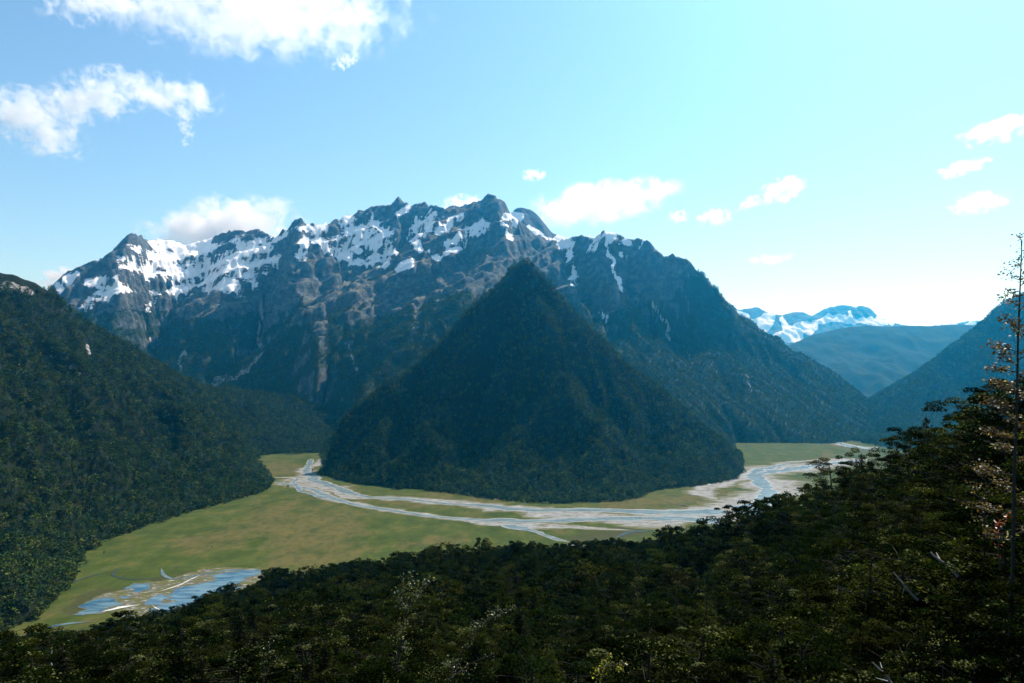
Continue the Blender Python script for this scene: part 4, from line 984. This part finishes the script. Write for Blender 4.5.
cloud(678, 217, 11500, 26, 16, 5, 'faint puff beside the right end of the long cloud', 0.4, 0.9, 5, 13)
cloud(783, 190, 11500, 54, 26, 18, 'bright hooked cloud right of the centre', 1.1, 0.8, 9, 14)
cloud(750, 203, 11500, 34, 14, 25, 'thin wisp tailing off the hooked cloud', 0.4, 0.9, 6, 15)
cloud(1000, 130, 8500, 90, 28, 14, 'cloud streak at the upper right edge', 0.9, 1.0, 13, 16)
cloud(962, 168, 9500, 60, 16, 16, 'thin cloud streak below the upper right one', 0.6, 1.0, 9, 17)
cloud(979, 203, 10500, 62, 24, 6, 'compact white cloud at the right above the hills', 1.0, 0.7, 10, 18)
cloud(768, 260, 13000, 60, 12, 5, 'very faint flat cloud veil over the right hand sky', 0.25, 0.8, 9, 19)
cloud(888, 303, 22500, 66, 20, 4, 'pale low cloud above the broad blue hill', 0.6, 0.8, 10, 20)
cloud(775, 308, 22500, 110, 16, 0, 'pale cloud bank behind the far snowy mountains', 0.6, 0.7, 16, 21)
cloud(100, 2, 5400, 120, 34, 10, 'left tail of the large cloud at the top edge', 0.9, 0.9, 12, 22)
# ------------------------------------------------------------------ single plants one can point at
def slope_at(u, Y):
    x = (u - CX) / F_PX * Y
    return x, float(slope_z(np.array([x]), np.array([float(Y)]))[0])

def plant(name, label, cat, stem_pts, stem_r, branches, leafmat, leaf, per, spread, seed, bark=None, base=None, top_leaf=True, group=None):
    """a plant drawn from a stem line and branch lines (world points); leaves sit in tufts along the branches"""
    r = np.random.default_rng(seed); b0 = np.array(base if base is not None else stem_pts[0])
    wood = [tube(np.array(stem_pts) - b0, stem_r[0], stem_r[1], 6)]; C, N = [], []
    for br in branches:
        a, b = np.array(br[0]) - b0, np.array(br[1]) - b0
        cv = curve(a, b, r, 0.10, 6, -0.05); wood.append(tube(cv, stem_r[0] * 0.28, 0.003, 4))
        L = np.linalg.norm(b - a); n = int(per * (br[2] if len(br) > 2 else 1))
        t = r.uniform(0.25, 1.05, n) ** 0.8; i = np.clip((t * 5).astype(int), 0, 4)
        p = cv[i] + (cv[i + 1] - cv[i]) * (t * 5 - i)[:, None] + r.normal(size=(n, 3)) * (spread, spread, spread * 0.55)
        C.append(p); N.append(r.normal(size=(n, 3)) * 0.7 + (0, 0, 0.7))
    C, N = np.concatenate(C), np.concatenate(N)
    lv, lq = leaf_quads(C, N, leaf, r, 0.55)
    wv, wq = joinm(wood)
    e = empty(name, tuple(b0), label, cat, group)
    child('trunk', mesh_data(name + '_trunk', wv, wq, bark or M_BARK, True), e)
    child('crown', mesh_data(name + '_crown', lv, lq, leafmat, False, np.clip(r.normal(0.5, 0.22, len(C)), 0, 1)), e)
    return e, b0

# the thin sparse tree that rises above the skyline at the right edge
r_ = np.random.default_rng(5)
Yt = 17.0; stem = [P(1010, 640, Yt), P(1013, 560, Yt), P(1014, 480, Yt), P(1017, 400, Yt), P(1018, 340, Yt), P(1020, 290, Yt), P(1022, 240, Yt)]
def on_stem(v):
    vs_ = [640, 560, 480, 400, 340, 290, 240]; us_ = [1010, 1013, 1014, 1017, 1018, 1020, 1022]
    return np.interp(v, vs_[::-1], us_[::-1])
tufts = [(272, 1013, 262, .4), (286, 1030, 270, .4), (280, 1006, 271, .5), (262, 1026, 250, .3), (300, 1009, 292, .5), (306, 1001, 297, .5), (312, 1030, 300, .5), (332, 1003, 318, .8), (338, 1012, 322, .7), (344, 1030, 330, .7), (352, 990, 345, 1), (360, 1034, 350, 1), (366, 1000, 352, 1.1),
         (372, 988, 368, 1.2), (380, 1036, 370, 1), (386, 992, 382, 1.2), (394, 1002, 384, 1.1), (402, 1036, 395, 1.1), (408, 986, 402, 1.3), (420, 1000, 410, 1.2), (430, 1038, 420, 1.2), (440, 985, 432, 1.3), (455, 1000, 446, 1.2), (462, 1036, 455, 1.2), (475, 980, 470, 1.4), (492, 1000, 482, 1.3), (500, 1040, 495, 1.3), (515, 984, 508, 1.4), (535, 1040, 528, 1.4), (540, 990, 535, 1.3), (250, 1020, 236, .3)]
plant('sparse_tree', 'tall thin sparse tree with bronze leaf tufts rising above the right skyline', 'tree', stem, (0.045, 0.010),
      [(P(on_stem(a), a, Yt), P(b, c, Yt + r_.uniform(-.5, .5)), d) for a, b, c, d in tufts], M_LEAF_BRONZE, 0.075, 110, 0.09, 3, base=(P(1010, 640, Yt)[0], Yt, P(1010, 640, Yt)[2]))

# twigs with pale glossy leaves standing out from the dark near forest
def twig(name, label, cat, pts, Y, mat, leaf, per, seed, spread=0.07, tuft=(), r0=0.03):
    W = [P(u, v, Y) for u, v in pts]
    br = [(W[i], W[i + 1]) for i in range(len(W) - 1)] + [(P(a, b, Y), P(c, d, Y + 0.3), 1.3) for a, b, c, d in tuft]
    e, b0 = plant(name, label, cat, W, (r0, 0.006), br, mat, leaf, per, spread, seed)
twig('leafy_branch', 'pale leaved branching treetop standing out in the dark forest left of the centre', 'shrub', [(395, 683), (400, 650), (404, 622), (410, 600), (425, 584), (434, 577)], 30, M_LEAF_PALE, 0.09, 34, 21, 0.13, [(404, 618, 396, 590), (398, 600, 402, 578), (404, 600, 412, 574), (408, 604, 422, 590), (402, 640, 410, 652)])
twig('leafy_branch', 'slanting branch of pale glossy leaves reaching up to the right at the bottom centre', 'shrub', [(452, 690), (462, 652), (472, 636), (486, 622), (502, 612), (516, 607)], 26, M_LEAF_PALE, 0.075, 34, 22, 0.09, [(470, 634, 474, 622), (484, 622, 498, 608), (440, 672, 450, 660)])
twig('yellow_shrub', 'yellow green twigs sticking up at the bottom edge right of the centre', 'shrub', [(596, 700), (597, 680), (603, 668), (612, 664), (628, 666)], 14, M_LEAF_YELLOW, 0.05, 26, 23, 0.05, [(603, 668, 610, 655), (600, 676, 596, 668), (612, 664, 622, 672)], 0.012)
twig('bronze_shrub', 'orange brown leaved shrub in front of the dark right hand trees', 'shrub', [(984, 560), (984, 520), (986, 490), (984, 462)], 19, M_LEAF_BRONZE, 0.07, 40, 24, 0.12, [(984, 500, 972, 484), (985, 490, 998, 474), (984, 480, 976, 464), (984, 510, 970, 504)], 0.02)
twig('red_shrub', 'small shrub with a cluster of red leaves near the right edge', 'shrub', [(1000, 570), (998, 545), (1000, 522)], 14, M_LEAF_RED, 0.055, 12, 25, 0.05, [(999, 535, 996, 522), (1000, 530, 1008, 514)], 0.015)
twig('yellow_shrub', 'rusty yellow leaved shrub low in the lower right corner', 'shrub', [(944, 680), (942, 655), (940, 636)], 17, M_LEAF_YELLOW, 0.05, 14, 26, 0.10, [(942, 650, 926, 642), (941, 645, 956, 638), (942, 662, 920, 662)], 0.02)
twig('leafy_branch', 'pale leaf tuft low in the dark forest at the lower left', 'shrub', [(262, 690), (264, 665), (270, 645), (272, 636)], 26, M_LEAF_PALE, 0.06, 14, 27, 0.11, [(266, 660, 258, 640), (268, 650, 280, 658)])
twig('leafy_branch', 'glossy leaved branches at the bottom edge right of the leaning branch', 'shrub', [(440, 700), (452, 678), (470, 664), (492, 655)], 20, M_LEAF_PALE, 0.05, 16, 28, 0.09, [(452, 678, 448, 664), (470, 664, 466, 676)])

# bleached dead trunks and limbs
def dead(label, pts, Y, r0, seed, forks=()):
    W = np.array([P(u, v, Y) for u, v in pts]); b = W[0].copy(); parts = [tube(W - b, r0, r0 * 0.35, 6)]
    for a, c in forks: parts.append(tube(np.array([P(*a, Y), P(*c, Y + 0.4)]) - b, r0 * 0.5, r0 * 0.15, 5))
    v, q = joinm(parts); e = empty('dead_tree', tuple(b), label, 'dead tree')
    child('trunk', mesh_data('dead_trunk', v, q, M_DEAD, True), e)
dead('bleached forked dead trunk among the trees in the lower left corner', [(54, 690), (53, 672), (50, 660), (52, 650)], 70, 0.14, 1, [((52, 668), (62, 658))])
dead('pale leaning dead limb under the tiered trees at the lower right', [(918, 600), (908, 590), (900, 580), (893, 572)], 24, 0.045, 2, [((905, 586), (902, 596))])
dead('grey dead branch slanting across the trees near the lower right corner', [(958, 576), (948, 566), (934, 556), (926, 548)], 21, 0.05, 3, [((940, 560), (936, 552))])
dead('bleached forked deadwood at the bottom edge below the tiered trees', [(896, 690), (886, 676), (876, 666), (872, 662)], 18, 0.04, 4, [((884, 674), (880, 662)), ((890, 682), (876, 678))])
dead('short pale dead stem standing beside the bottom edge left of centre', [(190, 690), (188, 665), (184, 655)], 60, 0.10, 5)

# the dark spire and small pointed trees on the skyline at the right
for k, (u, v, Y, h_, lb) in enumerate([(926, 412, 96, 6.2, 'small dark conifer spire standing alone on the right hand forest skyline'), (905, 437, 112, 4.2, 'dark pointed treetop just left of the small conifer spire'),
        (897, 441, 115, 3.6, 'lowest dark pointed treetop in the row below the conifer spire'), (890, 440, 118, 4.4, 'leftmost dark pointed treetop in the row below the conifer spire'), (856, 456, 135, 3.5, 'tiny pointed tree on the skyline above the right hand gravel')]):
    (wv, wq), (lv, lq), ti = spire(400 + k, tiers=16, per=90, leaf=0.045, width=0.2 if k else 0.26)
    X, _, Z = P(u, v, Y); H_ = h_ * 2.2
    e = empty('conifer', (X, Y, Z - H_), lb, 'tree', None, k * 1.0, (H_ * .75, H_ * .75, H_))
    child('trunk', mesh_data('conifer_trunk', wv, wq, M_BARK, True), e); child('crown', mesh_data('conifer_crown', lv, lq, M_LEAF_DARK, False, ti), e)
M_LEAF_TIER = mat_leaf('sunlit_olive_tiered_leaves', [(0.0, (0.034, 0.044, 0.009)), (1.0, (0.045, 0.054, 0.011))], 0.4, 0.0, 1.0)  # brighter olive than the near beeches: sunlight on the sprays put into the colour
for k, (u, v, Y, H_, w_, lb) in enumerate([(872, 548, 25, 6.5, 0.42, 'broad pointed tree with bright tiers of olive sprays at the lower right'), (706, 596, 34, 7.0, 0.34, 'pointed tree with olive sprays rising from the bottom edge right of centre'), (548, 640, 30, 5.0, 0.3, 'small pointed olive tree near the bottom edge at the centre'), (808, 575, 40, 7.5, 0.26, 'narrow pointed dark olive tree left of the broad tiered tree')]):
    (wv, wq), (lv, lq), ti = spire(450 + k, tiers=13, per=1500, leaf=0.0155, width=w_)
    X, _, Z = P(u, v, Y)
    e = empty('tiered_tree', (X, Y, Z - H_), lb, 'tree', None, k * 1.3, (H_, H_, H_))
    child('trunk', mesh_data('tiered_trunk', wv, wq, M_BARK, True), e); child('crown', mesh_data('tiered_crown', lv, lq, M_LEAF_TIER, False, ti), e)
# broad trees on the skyline
for k, (u, v, Y, w_, lb) in enumerate([(752, 500, 180, 1.25, 'rounded beech crown rising above the river bend on the near skyline'), (736, 505, 190, 0.9, 'umbrella topped tree leaning over the pale river bend'), (982, 396, 42, 0.85, 'layered beech crown under the thin sparse tree at the right'),
        (972, 412, 47, 0.66, 'layered beech spreading leftward below the tall right hand trees'), (122, 612, 150, 1.0, 'bushy dark tree standing in front of the blue pools'), (1003, 386, 36, 0.85, 'leafy beech crown at the foot of the thin sparse tree')]):
    (wv, wq), (lv, lq), ti = beech(500 + k, clusters=60, per=200, leaf=0.019 if Y < 100 else 0.026, width=0.40, spray=0.10, flat=0.34, base=0.12)
    X, _, Z = P(u, v, Y); H_ = float(tree_h(Y)) * 1.35 * w_
    e = empty('beech_tree', (X, Y, Z - H_), lb, 'tree', None, k * 1.7, (H_, H_, H_))
    child('trunk', mesh_data('beech_trunk', wv, wq, M_BARK, True), e); child('crown', mesh_data('beech_crown', lv, lq, M_LEAF_NEAR, False, ti), e)

# lone bushes dotted over the flats
for k, (u, v, h_, lb) in enumerate([(104, 554, 5, 'small dark bush alone on the grass near the left forest edge'), (86, 564, 7, 'dark bush at the corner of the left forest where the meadow narrows'), (313, 472, 11, 'dark clump standing between the river and the foot of the pyramid hill'),
        (288, 488, 8, 'low scrub on the gravel spit at the left river bend'), (150, 611, 4, 'tiny dark bush on the mud between the pools'), (745, 505, 9, 'bush on the bank of the pale river bend'), (212, 548, 3, 'tiny bush on the open meadow above the pools'), (640, 519, 4, 'small bush on the river flats below the pyramid hill'), (346, 459, 12, 'tree standing alone where the river leaves the left gap')]):
    (wv, wq), (lv, lq), ti = beech(600 + k, clusters=12, per=40, leaf=0.11, width=0.46, spray=0.2, flat=0.6, base=0.12)
    X, Y, _ = G(u, v)
    e = empty('bush', (X, Y, 0), lb, 'bush', None, k * 1.7, (h_, h_, h_))
    child('stem', mesh_data('bush_stem', wv, wq, M_BARK, True), e); child('foliage', mesh_data('bush_foliage', lv, lq, M_LEAF_FAR, False, ti), e)
